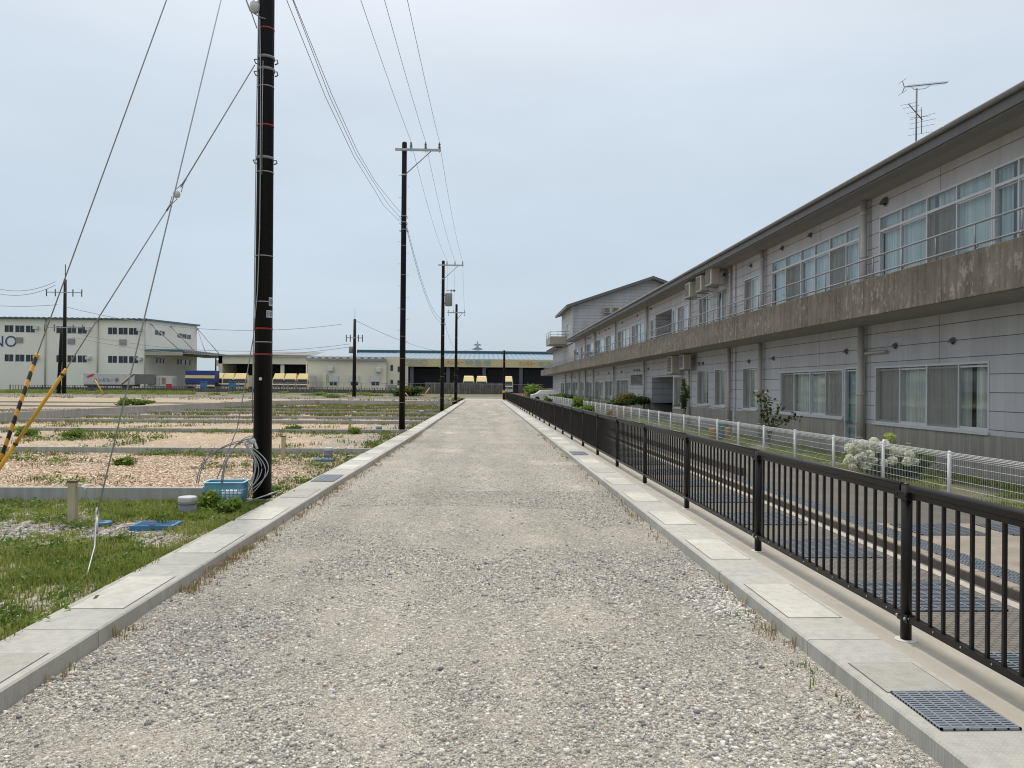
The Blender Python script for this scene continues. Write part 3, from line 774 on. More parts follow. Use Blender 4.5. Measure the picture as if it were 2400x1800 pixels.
def wall_holes(mb, mp, u0, u1, v0, v1, holes, depth=0.12, mi=0, rmi=0):
    us = sorted(set([u0, u1] + [h[0] for h in holes] + [h[1] for h in holes]))
    vs = sorted(set([v0, v1] + [h[2] for h in holes] + [h[3] for h in holes]))
    for a, b_ in zip(us, us[1:]):
        for c, d in zip(vs, vs[1:]):
            cu, cv = (a + b_) / 2, (c + d) / 2
            if any(h[0] < cu < h[1] and h[2] < cv < h[3] for h in holes): continue
            mb.quad(mp(a, c, 0), mp(b_, c, 0), mp(b_, d, 0), mp(a, d, 0), mi)
    for h in holes:
        a, b_, c, d = h[:4]; dp = -(h[4] if len(h) > 4 else depth)
        mb.quad(mp(a, c, 0), mp(a, d, 0), mp(a, d, dp), mp(a, c, dp), rmi)
        mb.quad(mp(b_, c, 0), mp(b_, c, dp), mp(b_, d, dp), mp(b_, d, 0), rmi)
        mb.quad(mp(a, d, 0), mp(b_, d, 0), mp(b_, d, dp), mp(a, d, dp), rmi)
        mb.quad(mp(a, c, 0), mp(a, c, dp), mp(b_, c, dp), mp(b_, c, 0), rmi)
        if len(h) > 4: mb.quad(mp(a, c, dp), mp(b_, c, dp), mp(b_, d, dp), mp(a, d, dp), rmi)

def window(parent, mp, u0, u1, v0, v1, kinds, transom=None, frame='alu', cur='curtain', fw=0.045, detail=True, sill=True, splits=None, name='window'):
    """kinds: one letter per panel from the far end to the near end; s = insect screen over it, c = curtain"""
    fm = MB(); n = len(kinds)
    fm.box(u0, u1, v0, v0 + fw, -0.1, 0.012, mp=mp); fm.box(u0, u1, v1 - fw, v1, -0.1, 0.012, mp=mp)
    fm.box(u0, u0 + fw, v0 + fw, v1 - fw, -0.1, 0.012, mp=mp); fm.box(u1 - fw, u1, v0 + fw, v1 - fw, -0.1, 0.012, mp=mp)
    vt = v1 - fw if transom is None else transom
    if transom is not None: fm.box(u0 + fw, u1 - fw, transom - 0.03, transom + 0.03, -0.095, 0.006, mp=mp)
    sp = splits if splits else [u0 + (u1 - u0) * k / n for k in range(n + 1)]
    gl = MB(); cu = MB(); scs = []
    for k in range(n):
        a, b_ = sp[k] + 0.01, sp[k + 1] - 0.01
        dd = -0.05 if k % 2 else -0.02
        if k:
            w = 0.035 if (k % 2) else 0.05
            fm.box(sp[k] - w / 2, sp[k] + w / 2, v0 + fw, v1 - fw, -0.08, 0.008 if k % 2 == 0 else 0.0, mp=mp)
        # sash rails
        fm.box(a, b_, v0 + fw, v0 + fw + 0.05, dd - 0.02, dd, mp=mp); fm.box(a, b_, vt - 0.03 - 0.035, vt - 0.03, dd - 0.02, dd, mp=mp)
        gl.quad(mp(a, v0 + fw, dd - 0.01), mp(b_, v0 + fw, dd - 0.01), mp(b_, vt, dd - 0.01), mp(a, vt, dd - 0.01))
        if transom is not None:
            gl.quad(mp(a, vt, -0.03), mp(b_, vt, -0.03), mp(b_, v1 - fw, -0.03), mp(a, v1 - fw, -0.03))
        if kinds[k] == 's':
            sc = MB(); scs.append(sc)
            sc.quad(mp(a, v0 + fw, -0.008), mp(b_, v0 + fw, -0.008), mp(b_, vt - 0.03, -0.008), mp(a, vt - 0.03, -0.008))
    m = max(4, int((u1 - u0) / (0.05 if detail else 0.12)))
    ph = random.random() * 6; gap_ = (u0 + (u1 - u0) * random.random(), random.random() * .35 * (random.random() < .45)); cur = cur if random.random() < .6 else random.choice(['curtain', 'curtain_green', 'curtain_warm'])
    pu = None
    for k in range(m + 1):
        u = u0 + (u1 - u0) * k / m
        w = -0.17 + 0.028 * math.sin(u * 38 + ph + 2.2 * math.sin(u * 5 + ph)) + 0.012 * math.sin(u * 90)
        cur_ = (u, w)
        if pu and not (gap_[0] < u < gap_[0] + gap_[1]): cu.add([mp(pu[0], v0, pu[1]), mp(cur_[0], v0, cur_[1]), mp(cur_[0], v1, cur_[1]), mp(pu[0], v1, pu[1])], [(0, 1, 2, 3)], 0, True)
        pu = cur_
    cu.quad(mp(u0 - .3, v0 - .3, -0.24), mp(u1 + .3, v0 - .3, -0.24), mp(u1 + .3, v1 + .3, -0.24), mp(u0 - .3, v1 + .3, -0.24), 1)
    w = fm.build(name, frame, parent)
    gl.build('pane', 'glass', w); cu.build('curtain', [cur, 'dark'], w)
    for sc in scs: sc.build('insect_screen', 'screen', w)
    if sill:
        sm = MB(); sm.box(u0 - 0.04, u1 + 0.04, v0 - 0.045, v0 - 0.002, 0.014, 0.06, mp=mp); sm.build('sill', frame, w)
    return w

holes = []; wins = []
def hole(pxl, pxr, zb, zt, kinds=None, transom=None, depth=None, ypx=910, **kw):
    a, b_ = sorted((Yf(pxl, ypx), Yf(pxr, ypx)))
    holes.append((a, b_, zb, zt) + ((depth,) if depth else ()))
    if kinds: wins.append((a, b_, zb, zt, kinds, transom, kw))
    return a, b_
def spl(pxs, ypx): return sorted(Yf(p, ypx) for p in pxs)
# ---- ground floor (first letter of kinds = nearest the camera)
hole(2051, 2319, 1.04, 2.48, 'cscs', ypx=930, splits=spl([2051, 2108, 2172, 2245.6, 2319], 930))
a_, b_ = hole(1980, 2009, 0.12, 2.5, 'c', ypx=930, cur='curtain_green', name='door')
hole(1827, 1976, 1.08, 2.47, 'sccsc', ypx=930, splits=spl([1827, 1858, 1897, 1933, 1976][:5] + [1829.5], 930)[:6] if False else spl([1827, 1830.5, 1860, 1898, 1934, 1976], 930))
hole(1741, 1775, 1.1, 2.7, 'cs', ypx=920)
hole(1675, 1701, 1.12, 2.72, 'cs', ypx=915)
hole(1634, 1661, 1.12, 2.72, 'cs', ypx=915)
hole(1580, 1609, 0.85, 2.5, 'cs', ypx=910)
hole(1527.5, 1577, 0.1, 2.5, depth=1.6)
hole(1478.6, 1505.7, 2.12, 2.76, 'ssss', ypx=890, frame='alu_dark')
for (l, r) in ((1444.6, 1472), (1418, 1436), (1395, 1413), (1374, 1388), (1360, 1368), (1342, 1354), (1327, 1337.5), (1314.5, 1322.5)):
    hole(l, r, 0.2, 2.48, 'scs' if r - l > 20 else 'cs')
# ---- upper floor
hole(2061, 2327, 3.72, 6.31, 'cscc' + '', 5.93, ypx=600, splits=spl([2061, 2111, 2172, 2241, 2320], 600)[:5], cur='curtain_green')
hole(2326.5, 2560, 3.72, 6.31, 'cccc', 5.93, ypx=600, cur='curtain_green') if False else None
wins[-1] = wins[-1]
hole(2328.5, 2600, 3.72, 6.31, 'cscc', 5.93, ypx=600, cur='curtain_green')
hole(1809, 2014.5, 3.72, 6.33, 'csccsc', 5.95, ypx=680, splits=spl([1809, 1841, 1877, 1909, 1944, 1982, 2014.5], 680), cur='curtain_green')
hole(1744, 1781, 3.72, 6.1, 'cs', ypx=700)
hole(1680, 1704, 3.72, 6.1, 'sc', ypx=720)
hole(1638.5, 1665.6, 3.72, 6.1, 'ccs', ypx=740)
hole(1576, 1614, 3.72, 6.1, 'csc', ypx=760)
hole(1536.5, 1574, 3.7, 6.15, depth=1.6, ypx=760)
hole(1524.5, 1531, 4.9, 6.0, 'c', ypx=750)
for (l, r) in ((1481, 1510), (1448, 1475), (1420, 1440), (1396, 1416), (1375, 1391.5), (1361.5, 1368.5), (1345.5, 1356)):
    hole(l, r, 3.72, 6.1, 'ccs' if r - l > 22 else 'cs', ypx=800)
w = MB(); wall_holes(w, facade, -3, 111, 1.0, 6.86, [h for h in holes if h[2] > 0.9])
wl = [h for h in holes if h[2] <= 0.9]
w = MB()
def cutall(mb, v0, v1, mi_mat):
    hs = []
    for h in holes:
        lo, hi = max(h[2], v0), min(h[3], v1)
        if hi > lo: hs.append((h[0], h[1], lo, hi) + tuple(h[4:]))
    wall_holes(mb, facade, -3, 111, v0, v1, hs)
cutall(w, 1.0, 6.86, 0); w.build('wall', 'siding', bld)
w = MB()
hs = [(h[0], h[1], max(h[2], 0.0), 1.0) + tuple(h[4:]) for h in holes if h[2] < 1.0]
wall_holes(w, lambda u, v, d: (XF - 0.02 - d, u, v), -3, 111, 0.0, 1.0, hs); w.quad((XF - .02, -3, 1.0), (XF, -3, 1.0), (XF, 111, 1.0), (XF - .02, 111, 1.0))
w.build('foundation', 'found', bld)
for (a, b_, zb, zt, kinds, tr, kw) in wins:
    window(bld, facade, a, b_, zb, zt, kinds, tr, detail=(a < 30), **kw)
# far end wall
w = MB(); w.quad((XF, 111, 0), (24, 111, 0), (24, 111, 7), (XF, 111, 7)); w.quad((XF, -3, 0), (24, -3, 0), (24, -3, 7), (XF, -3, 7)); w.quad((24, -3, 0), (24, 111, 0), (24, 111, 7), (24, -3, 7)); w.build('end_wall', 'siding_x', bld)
# balcony
bal = MB()
bal.box(XB, XB + 0.14, -3, 116, 3.565, 4.40); bal.box(XB + 0.14, XF, -3, 111, 3.568, 3.70)
bal.box(XB + .14, XF + 1, 111.0, 116, 3.568, 3.70); bal.box(XB + .14, XF + 1, 115.86, 116, 3.7, 4.39)
balo = bal.build('balcony', ['balcony'], bld, bevel=0.01)
sf = MB(); sf.quad((XB + 0.03, -3, 3.561), (XF, -3, 3.561), (XF, 111, 3.561), (XB + 0.03, 111, 3.561)); sf.build('soffit', 'soffit', balo)
for yb in np.arange(2.3, 111, 9.1):
    pass
rl = MB()
rl.tube([(XB + .07, -3, 4.88), (XB + .07, 111, 4.88)], 0.021, 8); rl.tube([(XB + .07, -3, 4.50), (XB + .07, 111, 4.50)], 0.021, 8)
rail = rl.build('handrail', 'fence_grey', balo)
y = 3.2
rp = MB(); rp.tube([(0, 0, 4.36), (0, 0, 4.88)], 0.014, 6); rp.tube([(0, 0, 4.43), (0.0, -0.08, 4.46), (0, -0.1, 4.50)], 0.009, 5)
first = None
rpm = MB()
for i in range(90):
    y = 2.6 + i * 1.205
    if y > 110.5: break
    if first is None: first = rp.build('baluster', 'fence_grey', balo, (XB + .07, y, 0))
    else:
        q = first.copy(); COL.objects.link(q); q.parent = balo; q.location = (XB + .07, y, 0)
# eaves and roof of the low range
for (ya, yb, nm) in ((-3, 84.6, 'roof'), (97.5, 111.4, 'roof')):
    rf = MB()
    ru = MB()
    rf.box(XE, XE + 0.05, ya, yb, 6.86, 7.11, 0)
    rf.tube([(XE - 0.045, ya, 7.11), (XE - 0.045, yb, 7.11)], 0.06, 10, 1)
    rf.box(XE + 0.05, XF, ya, yb, 6.855, 6.87, 2)
    rf.quad((XE - .03, ya, 7.17), (17, ya, 9.0), (17, yb, 9.0), (XE - .03, yb, 7.17), 3)
    rf.quad((17, ya, 9.0), (25, ya, 7.0), (25, yb, 7.0), (17, yb, 9.0), 3)
    rf.add([(XE, ya, 7.1), (17, ya, 8.95), (25, ya, 6.9), (XE, ya, 6.86)], [(0, 1, 2, 3)], 0)
    rf.add([(XE, yb, 7.1), (17, yb, 8.95), (25, yb, 6.9), (XE, yb, 6.86)], [(3, 2, 1, 0)], 0)
    ro = rf.build(nm, ['fascia', 'gutter', 'soffit', 'roof_grey'], bld)
    if ya < 0:
        ls = MB(); ls.box(XE + 0.06, XE + 0.38, ya, yb, 6.835, 6.853); ls.build('eave_panel', 'gutter', ro)
# drain pipes
def pipe_at(px, ypx, z0, z1, r=0.07, elbow=False, near=True):
    x = XF - r - 0.06; y = P(px, ypx, x=x).y; m = MB()
    pts = [(x, y, z0), (x, y, z1)]
    m.tube(pts, r, 12 if near else 8)
    for zz in np.arange(z0 + 0.5, z1 - 0.1, 1.15):
        m.box(XF - 0.07, XF, y - 0.02 - r * .2, y + 0.02, zz, zz + 0.03); m.tube([(x, y, zz - .02), (x, y, zz + .05)], r + .006, 12 if near else 8)
    if not near: pass
    m.build('drain_pipe', 'pipe', bld)
for px, ypx, r in ((2024, 600, .085), (1786, 700, .08), (1711, 740, .06), (1515, 800, .07), (1442, 820, .07), (1393.5, 850, .07), (1371, 850, .07), (1617, 700, .05)):
    pipe_at(px, ypx, 3.7, 6.86, r, near=px > 1500)
for px, ypx, r in ((2017, 930, .085), (1781.5, 920, .075), (1708, 920, .075), (1509.5, 900, .07), (1438, 900, .07), (1390.5, 900, .07), (1371.5, 900, .07), (1357, 900, .07), (1339.5, 900, .07), (1325, 900, .06), (1614, 900, .06)):
    pipe_at(px, ypx, 0.1, 3.53, r, near=px > 1500)
m = MB(); y = Yf(2031, 900)
m.tube([(XF - .07, y, .1), (XF - .07, y, 2.78), (XF - .07, y - .06, 2.84), (XF - .07, y - 1.1, 2.84)], 0.04, 10); m.build('conduit', 'pipe', bld)
for px, z0, z1 in ((1723.5, 0.1, 3.53), (1723.5, 3.7, 6.86)):
    y = Yf(px, 850 if z0 < 1 else 720); m = MB(); m.box(XF - 0.06, XF - 0.001, y - .12, y + .12, z0, z1); m.build('pilaster', 'siding', bld)
# hooded vents
def vent(px, py, r=0.075, xw=None, parent=None):
    p = P(px, py, x=XF); m = MB(); n = 10
    m.tube([(XF, p.y, p.z), (XF - 0.02, p.y, p.z)], [r * 1.15, r * 1.15], 14)
    # half dome hood, open downwards
    vs = []; fs = []
    for i in range(5):
        a = (PI / 2) * i / 4
        for k in range(n + 1):
            t = PI * k / n
            vs.append((XF - 0.02 - r * 1.3 * math.cos(a) * (0.25 + 0.75 * math.sin(t)) * 1.0 * (0.5 + .5 * math.cos(a)), p.y + r * math.cos(t) * (0.55 + .45 * math.cos(a * .6)), p.z - r * .5 + r * 1.5 * math.sin(t) * math.sin(a * .999 + 0.001)))
    for i in range(4):
        for k in range(n): fs.append((i * (n + 1) + k, i * (n + 1) + k + 1, (i + 1) * (n + 1) + k + 1, (i + 1) * (n + 1) + k))
    m.add(vs, fs, 0, True)
    m.tube([(XF - 0.021, p.y, p.z - .01), (XF - 0.026, p.y, p.z - .01)], r * .8, 12, 1)
    m.build('vent_hood', ['vent', 'dark'], bld)
for q in ((1985, 823.6), (2100, 811), (2234.8, 799), (1814, 840), (1757, 847), (1901, 551), (1835, 582), (1761.7, 622.5), (1699.6, 643.5), (1683, 651.7),
          (1526.9, 724), (1495, 740), (1459.9, 756.4), (1429, 770), (1420, 774.5), (1406, 781), (1384.6, 792.8), (1380.4, 793.5),
          (1521, 864.5), (1488, 867.6), (1493.5, 867.6), (1499, 867.6), (1457.5, 871.6), (1428, 874.6), (1403.4, 876), (1384.6, 879), (1379, 879), (1640, 852), (1649, 852), (1348, 884), (1338, 884), (1321, 886)):
    vent(*q)
vent(2076.6, 472.8, 0.11)

# ---- taller block
blk = thing('three_storey_block', 'taller three storey grey block with gable roof behind the long building', 'building', (0, 0, 0))
YB0, YB1 = 86.0, 98.0
gx, gz = 18.9, 14.3
w = MB()
w.add([(XF, YB0, 0), (28, YB0, 0), (28, YB0, 11.0), (gx, YB0, gz - .2), (XF, YB0, 11.0)], [(0, 1, 2, 3, 4)])
w.add([(XF, YB1, 0), (28, YB1, 0), (28, YB1, 11.0), (gx, YB1, gz - .2), (XF, YB1, 11.0)], [(4, 3, 2, 1, 0)])
w.quad((28, YB0, 0), (28, YB1, 0), (28, YB1, 11), (28, YB0, 11))
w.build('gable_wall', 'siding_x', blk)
w = MB(); hh = []
wn_ = []
for (l, r, yt, yb_) in ((1344, 1356, 744, 778), (1328.5, 1339, 757, 782), (1344, 1356, 815, 835), (1328, 1337, 819, 838)):
    a, b_ = sorted((Yf(l, 760), Yf(r, 760))); a = max(a, YB0 + .3); b_ = min(b_, YB1 - .2)
    zt = P((l + r) / 2, yt, x=XF - .1).z; zb = P((l + r) / 2, yb_, x=XF - .1).z
    hh.append((a, b_, zb, zt)); wn_.append((a, b_, zb, zt))
mpb = lambda u, v, d: (XF - 0.12 - d, u, v)
wall_holes(w, mpb, YB0 - .1, YB1, 6.9, 11.2, [h for h in hh if h[2] > 6.9]); w.quad((XF - .12, YB0 - .1, 6.9), (XF, YB0 - .1, 6.9), (XF, YB0 - .1, 11.2), (XF - .12, YB0 - .1, 11.2)); w.build('wall', 'siding', blk)
for (a, b_, zb, zt) in wn_:
    if zb > 6.9: window(blk, mpb, a, b_, zb, zt, 'ccc', detail=False)
rf = MB(); ov = 0.9
e0 = (XE, 11.05); rg = (gx, gz + 0.1); e1 = (28.5, 11.0)
for (p, q, s_) in ((e0, rg, 1), (rg, e1, 1)):
    rf.add([(p[0], YB0 - ov, p[1]), (q[0], YB0 - ov, q[1]), (q[0], YB1 + .5, q[1]), (p[0], YB1 + .5, p[1]),
            (p[0], YB0 - ov, p[1] - .33), (q[0], YB0 - ov, q[1] - .33), (q[0], YB1 + .5, q[1] - .33), (p[0], YB1 + .5, p[1] - .33)],
           [(0, 3, 2, 1), (4, 5, 6, 7), (0, 1, 5, 4), (0, 4, 7, 3), (1, 2, 6, 5), (3, 7, 6, 2)])
rf.build('roof', 'fascia', blk)
bm2 = MB(); bm2.box(7.95, 9.95, 91.5, 97.5, 7.05, 7.95); bb = bm2.build('balcony', 'strip', blk)
r2 = MB()
for z in (8.2, 8.55): r2.tube([(8.0, 97.4, z), (8.0, 91.6, z), (9.95, 91.6, z)], 0.03, 6)
for q in ((8.0, 91.6), (8.0, 94.5), (8.0, 97.4), (8.9, 91.6), (9.8, 91.6)): r2.tube([(q[0], q[1], 7.9), (q[0], q[1], 8.55)], 0.025, 6)
r2.build('handrail', 'galv', bb)

# ---- outdoor AC units
def ac(x, y, z, w, h, d, face, label, grp, feet=True):
    """box whose fan face looks toward `face` ('-X' or '-Y')"""
    rz = 0 if face == '-Y' else -PI / 2
    t = thing('air_conditioner', label, 'air conditioner', (x, y, z), rz, grp)
    c = MB(); c.box(-w / 2, w / 2, 0, d, 0, h); c.build('casing', 'ac_body', t, bevel=0.015)
    g_ = MB(); g_.box(-w * .42, w * .22, -0.012, -0.002, h * .1, h * .9)
    for k in range(9):
        zz = h * (.12 + .085 * k); g_.box(-w * .42, w * .22, -0.022, -0.013, zz, zz + h * .018, 1)
    g_.build('fan_grille', ['ac_grille', 'ac_body'], t)
    if feet:
        for s_ in (-1, 1):
            f_ = MB(); f_.box(s_ * w * .38 - .02, s_ * w * .38 + .02, -.05, d + .2, -0.05, -0.002); f_.build('bracket', 'galv', t)
    return t
G1 = 'air conditioners hung on the long building'
for (px, py, X, lab, z) in ((1621, 690, 9.55, 'leftmost of three air conditioners under the upper eave', 6.05), (1650, 672, 9.6, 'middle one of three air conditioners under the upper eave', 6.1), (1671, 670, 9.55, 'rightmost of three air conditioners under the upper eave', 6.18)):
    y = P(px, py, x=X).y; ac(XF - 0.75, y, z, 0.86, 0.68, 0.34, '-X', lab, G1)
ac(XF - 0.62, P(1575, 850, x=9.6).y, 2.62, 1.0, 0.9, 0.34, '-X', 'large left one of two air conditioners below the balcony slab', G1)
ac(XF - 0.62, P(1603, 850, x=9.6).y, 2.78, 0.9, 0.7, 0.34, '-X', 'smaller right one of two air conditioners below the balcony slab', G1)
G2 = 'air conditioners on the gable wall'
for (pl, pr, yt, yb_, lab) in ((1415, 1434, 720, 734, 'upper left air conditioner on the grey gable wall'), (1435.5, 1455, 720, 734, 'upper right air conditioner on the grey gable wall'), (1415, 1430, 743, 752, 'lower air conditioner on the grey gable wall, cut by the roof')):
    a = P(pl, yt, y=YB0 - .45); b_ = P(pr, yb_, y=YB0 - .45)
    ac((a.x + b_.x) / 2, YB0 - .47, b_.z, abs(b_.x - a.x), abs(a.z - b_.z), 0.4, '-Y', lab, G2)
G3 = 'air conditioners standing at the wall foot'
for (px, lab) in ((1425, 'nearest floor standing air conditioner behind the white fence'), (1404, 'second floor standing air conditioner behind the white fence'), (1382, 'third floor standing air conditioner behind the white fence')):
    y = Yf(px, 940); ac(XF - 0.45, y, 0.14, .8, .75, 0.3, '-X', lab, G3)

# ---- aerial on the roof
YA = 20.5
MT['aerial'] = surf('aerial_metal', (0.12, 0.12, 0.13), 0.5, 0.2, 8, 0, 60)
ant = thing('tv_aerial', 'thin television aerial mast with two antennas above the eave', 'aerial', P(2146, 330, y=YA))
ant.location = (0, 0, 0)
A = lambda px, py: P(px, py, y=YA)
m = MB(); pA = A(2146.5, 335); pT = A(2148.5, 207)
m.tube([(pA.x, pA.y, 7.0), pT], 0.022, 8); m.build('mast', 'aerial', ant)
def c5(cx, cy): return (1700 + cx * .3165, 180 + cy * .3165)
m = MB(); a = A(*c5(1325, 75)); b_ = A(*c5(1645, 43)); m.tube([a, b_], 0.012, 6)
for k in range(15):
    q = a.lerp(b_, (k + 1) / 15.5); m.tube([q + Vector((0, -.14, .0)), q + Vector((0, .14, .0))], 0.005, 4); m.tube([q, q + Vector((0, 0, .035))], 0.006, 4)
for dz in (.16, -.16): m.tube([a, a + Vector((-.02 - .03, 0, dz))], 0.01, 5); m.tube([a + Vector((-.05, -.2, dz)), a + Vector((-.05, .2, dz))], 0.006, 4)
m.tube([A(*c5(1380, 78)), A(*c5(1400, 95)), A(*c5(1480, 88)), A(*c5(1520, 62))], 0.008, 5)
m.build('uhf_antenna', 'aerial', ant)
m = MB(); m.tube([A(*c5(1355, 200)), A(*c5(1460, 320))], 0.014, 6); m.tube([A(*c5(1453, 228)), A(*c5(1453, 418))], 0.01, 6)
for (x0_, y0_, x1_, y1_) in ((1297, 212, 1410, 190), (1315, 235, 1437, 210), (1345, 272, 1455, 248), (1362, 305, 1520, 290), (1365, 320, 1558, 268), (1365, 350, 1558, 310), (1357, 388, 1553, 350), (1353, 436, 1545, 405)):
    a = A(*c5(x0_, y0_)); b_ = A(*c5(x1_, y1_)); m.tube([a, b_], 0.005, 4)
m.build('vhf_antenna', 'aerial', ant)

# ------------------------------------------------------------------ utility poles
def ins_line(m, x, y, z, mi=0):
    for k, rr in enumerate((.05, .065, .05, .06, .04)): m.tube([(x, y, z + k * .055), (x, y, z + k * .055 + .03)], [rr, rr * .6], 8, mi)
def utility_pole(X, Y, H_, label, r0, r1, arm=True, arm_side=1, bands=(), red=(), steps=True, group='black utility poles beside the gravel road', armz=0.35, z0=0.0, transf=False, arms2=None):
    t = thing('utility_pole', label, 'utility pole', (X, Y, z0), 0, group)
    rad = lambda z: r0 + (r1 - r0) * z / H_
    m = MB(); m.tube([(0, 0, -0.4), (0, 0, H_ - .05), (0, 0, H_)], [r0, r1, r1 * .8], 24); m.build('shaft', 'pole_black', t)
    if arm:
        za = H_ - armz; m = MB()
        m.box(-0.36 * arm_side, 1.5 * arm_side, -rad(H_) - .09, -rad(H_) - .015, za - .045, za + .045) if arm_side > 0 else m.box(-1.5, .36, -rad(H_) - .09, -rad(H_) - .015, za - .045, za + .045)
        m.tube([(0.06, -.02 - rad(H_), za - 1.0), (1.08, -.05 - rad(H_), za - .06)], 0.022, 6)
        ar = m.build('crossarm', 'galv', t)
        for x in (0.28, 0.87, 1.43):
            i_ = MB(); i_.tube([(x, -rad(H_) - .05, za - .1), (x, -rad(H_) - .05, za + .08)], 0.014, 6, 0)
            ins_line(i_, x, -rad(H_) - .05, za + .06, 1); i_.build('insulator', ['galv', 'porcelain_dark'], ar)
        m = MB(); m.tube([(0, 0, za - 1.03), (0, 0, za - .97)], rad(H_) + .012, 16); m.tube([(0, 0, za - .05), (0, 0, za + .05)], rad(H_) + .012, 16); m.build('band', 'galv', t)
    for z in bands:
        m = MB(); m.tube([(0, 0, z - .008), (0, 0, z + .008)], [rad(z) + .004] * 2, 20); m.build('band', 'band_metal', t)
    for z in red:
        m = MB(); m.tube([(0, 0, z - .03), (0.0, 0, z - .006)], [rad(z) + .004] * 2, 20); m.build('red_band', 'red_tape', t)
    if steps:
        m = MB(); z = 1.9; s_ = 1
        while z < H_ - 1.2:
            m.tube([(0, -rad(z) * .3, z), (s_ * (rad(z) + .12), -rad(z) * .3, z)], 0.009, 5); z += .45; s_ = -s_
        m.build('step_bolts', 'galv', t)
    if transf:
        m = MB(); m.tube([(0.42, 0, H_ - 3.35), (0.42, 0, H_ - 3.3), (0.42, 0, H_ - 2.45), (0.42, 0, H_ - 2.4)], [.24, .27, .27, .22], 18)
        m.box(.1, .4, -.05, .05, H_ - 3.2, H_ - 3.1); m.box(.1, .4, -.05, .05, H_ - 2.6, H_ - 2.55)
        tr = m.build('transformer', 'transformer', t)
        m = MB(); ins_line(m, .6, 0, H_ - 2.35); m.tube([(.25, 0, H_ - 2.2), (.78, 0, H_ - 2.2)], .02, 5); m.ball((.82, 0, H_ - 2.2), .09, 8); m.build('fuse', 'porcelain_dark', tr)
    return t
Y1, Y2, Y3, Y4 = 12.05, 31.5, 57.0, 81.0
px_ = lambda px, py, Y: P(px, py, y=Y).x
XP1 = px_(614, 1165, Y1); XP2 = px_(942, 1000, Y2); XP3 = px_(1036, 955, Y3); XP4 = px_(1068, 940, Y4)
H2 = P(942, 333, y=Y2).z; H3 = P(1037, 611, y=Y3).z; H4 = P(1068, 713, y=Y4).z
H1 = H2 + 0.5
p1 = utility_pole(XP1, Y1, H1, 'nearest and thickest black utility pole with red tape, beside the blue basket', 0.143, 0.10,
    bands=[P(600, yy_, y=Y1).z for yy_ in (205, 405, 601, 708, 802)], red=[P(600, yy_, y=Y1).z for yy_ in (67, 293, 768, 828)], steps=False, arm=True)
p2 = utility_pole(XP2, Y2, H2, 'second black utility pole with a grey crossarm at its top', 0.125, 0.10, bands=[1.2, 3.0, 3.9, 5.0, 6.4, 7.6])
p3 = utility_pole(XP3, Y3, H3, 'third black utility pole, carrying the grey transformer', 0.15, 0.11, bands=[1.0, 2.6, 4.1, 5.6], transf=True)
p4 = utility_pole(XP4, Y4, H4, 'farthest black utility pole left of the road, crossarm centred', 0.17, 0.12, arm=False, bands=[1.5, 3.0, 5.2, 7.0])
m = MB(); m.box(-.95, .95, -.2, -.12, H4 - .95, H4 - .85); m.tube([(0.1, -.16, H4 - 1.6), (.6, -.16, H4 - .95)], .03, 5); ar = m.build('crossarm', 'galv', p4)
for x in (-.85, -.3, .85):
    i_ = MB(); ins_line(i_, x, -.16, H4 - .85); ins_line(i_, x, -.16, H4 - 1.25) if abs(x) > .5 else None; i_.build('insulator', 'porcelain_dark', ar)
# clamps on the second pole for the service cables, collar and fittings on the first
def collar(t, z, r, arms=True):
    m = MB(); m.tube([(0, 0, z - .022), (0, 0, z + .022)], [r + .010] * 2, 24); 
    for s_ in (-1, 1):
        m.tube([(s_ * (r + .0), -.05, z - .03), (s_ * (r + .055), -.03, z - .03), (s_ * (r + .05), .03, z - .06), (s_ * r, .05, z - .07)], .010, 6)
    m.build('clamp_collar', 'alu_dark', t)
for z in (P(600, 137, y=Y1).z, P(600, 165, y=Y1).z, P(600, 372, y=Y1).z): collar(p1, z, .122)
for z in (8.8, 8.55, 8.25): collar(p2, z, .11)
for z in (6.9, 6.5): collar(p3, z, .13)
# labels on pole one
for (py, hh_, sx) in ((708, .13, .035), (737, .11, .07)):
    z = P(630, py, y=Y1).z; m = MB(); n = 6; a0 = R(-42 if sx < .05 else -58); a1 = R(-5)
    for k in range(n):
        aa, ab = a0 + (a1 - a0) * k / n, a0 + (a1 - a0) * (k + 1) / n; rr = .137
        m.quad((rr * math.cos(aa), rr * math.sin(aa), z - hh_ / 2), (rr * math.cos(ab), rr * math.sin(ab), z - hh_ / 2), (rr * math.cos(ab), rr * math.sin(ab), z + hh_ / 2), (rr * math.cos(aa), rr * math.sin(aa), z + hh_ / 2))
    pl = m.build('number_plate', 'label_white', p1)
    mk = MB(); rr = .139
    for (f0, f1, g0, g1) in ((.12, .32, -.3, .3), (.45, .6, -.3, .3), (.7, .9, -.25, .3)):
        def q(fr, g_): aa = a0 + (a1 - a0) * fr; return (rr * math.cos(aa), rr * math.sin(aa), z + g_ * hh_)
        for gg in (g0, (g0 + g1) / 2, g1): mk.quad(q(f0, gg - .04), q(f1, gg - .04), q(f1, gg + .04), q(f0, gg + .04))
        for ff in (f0, f1): mk.quad(q(ff - .02, g0), q(ff + .02, g0), q(ff + .02, g1), q(ff - .02, g1))
    mk.build('marking', 'ink', pl)
m = MB(); zz = P(610, 888, y=Y1).z; m.tube([(0.0, -.142, zz), (0, -.148, zz)], .025, 14); m.build('badge', 'galv_light', p1)
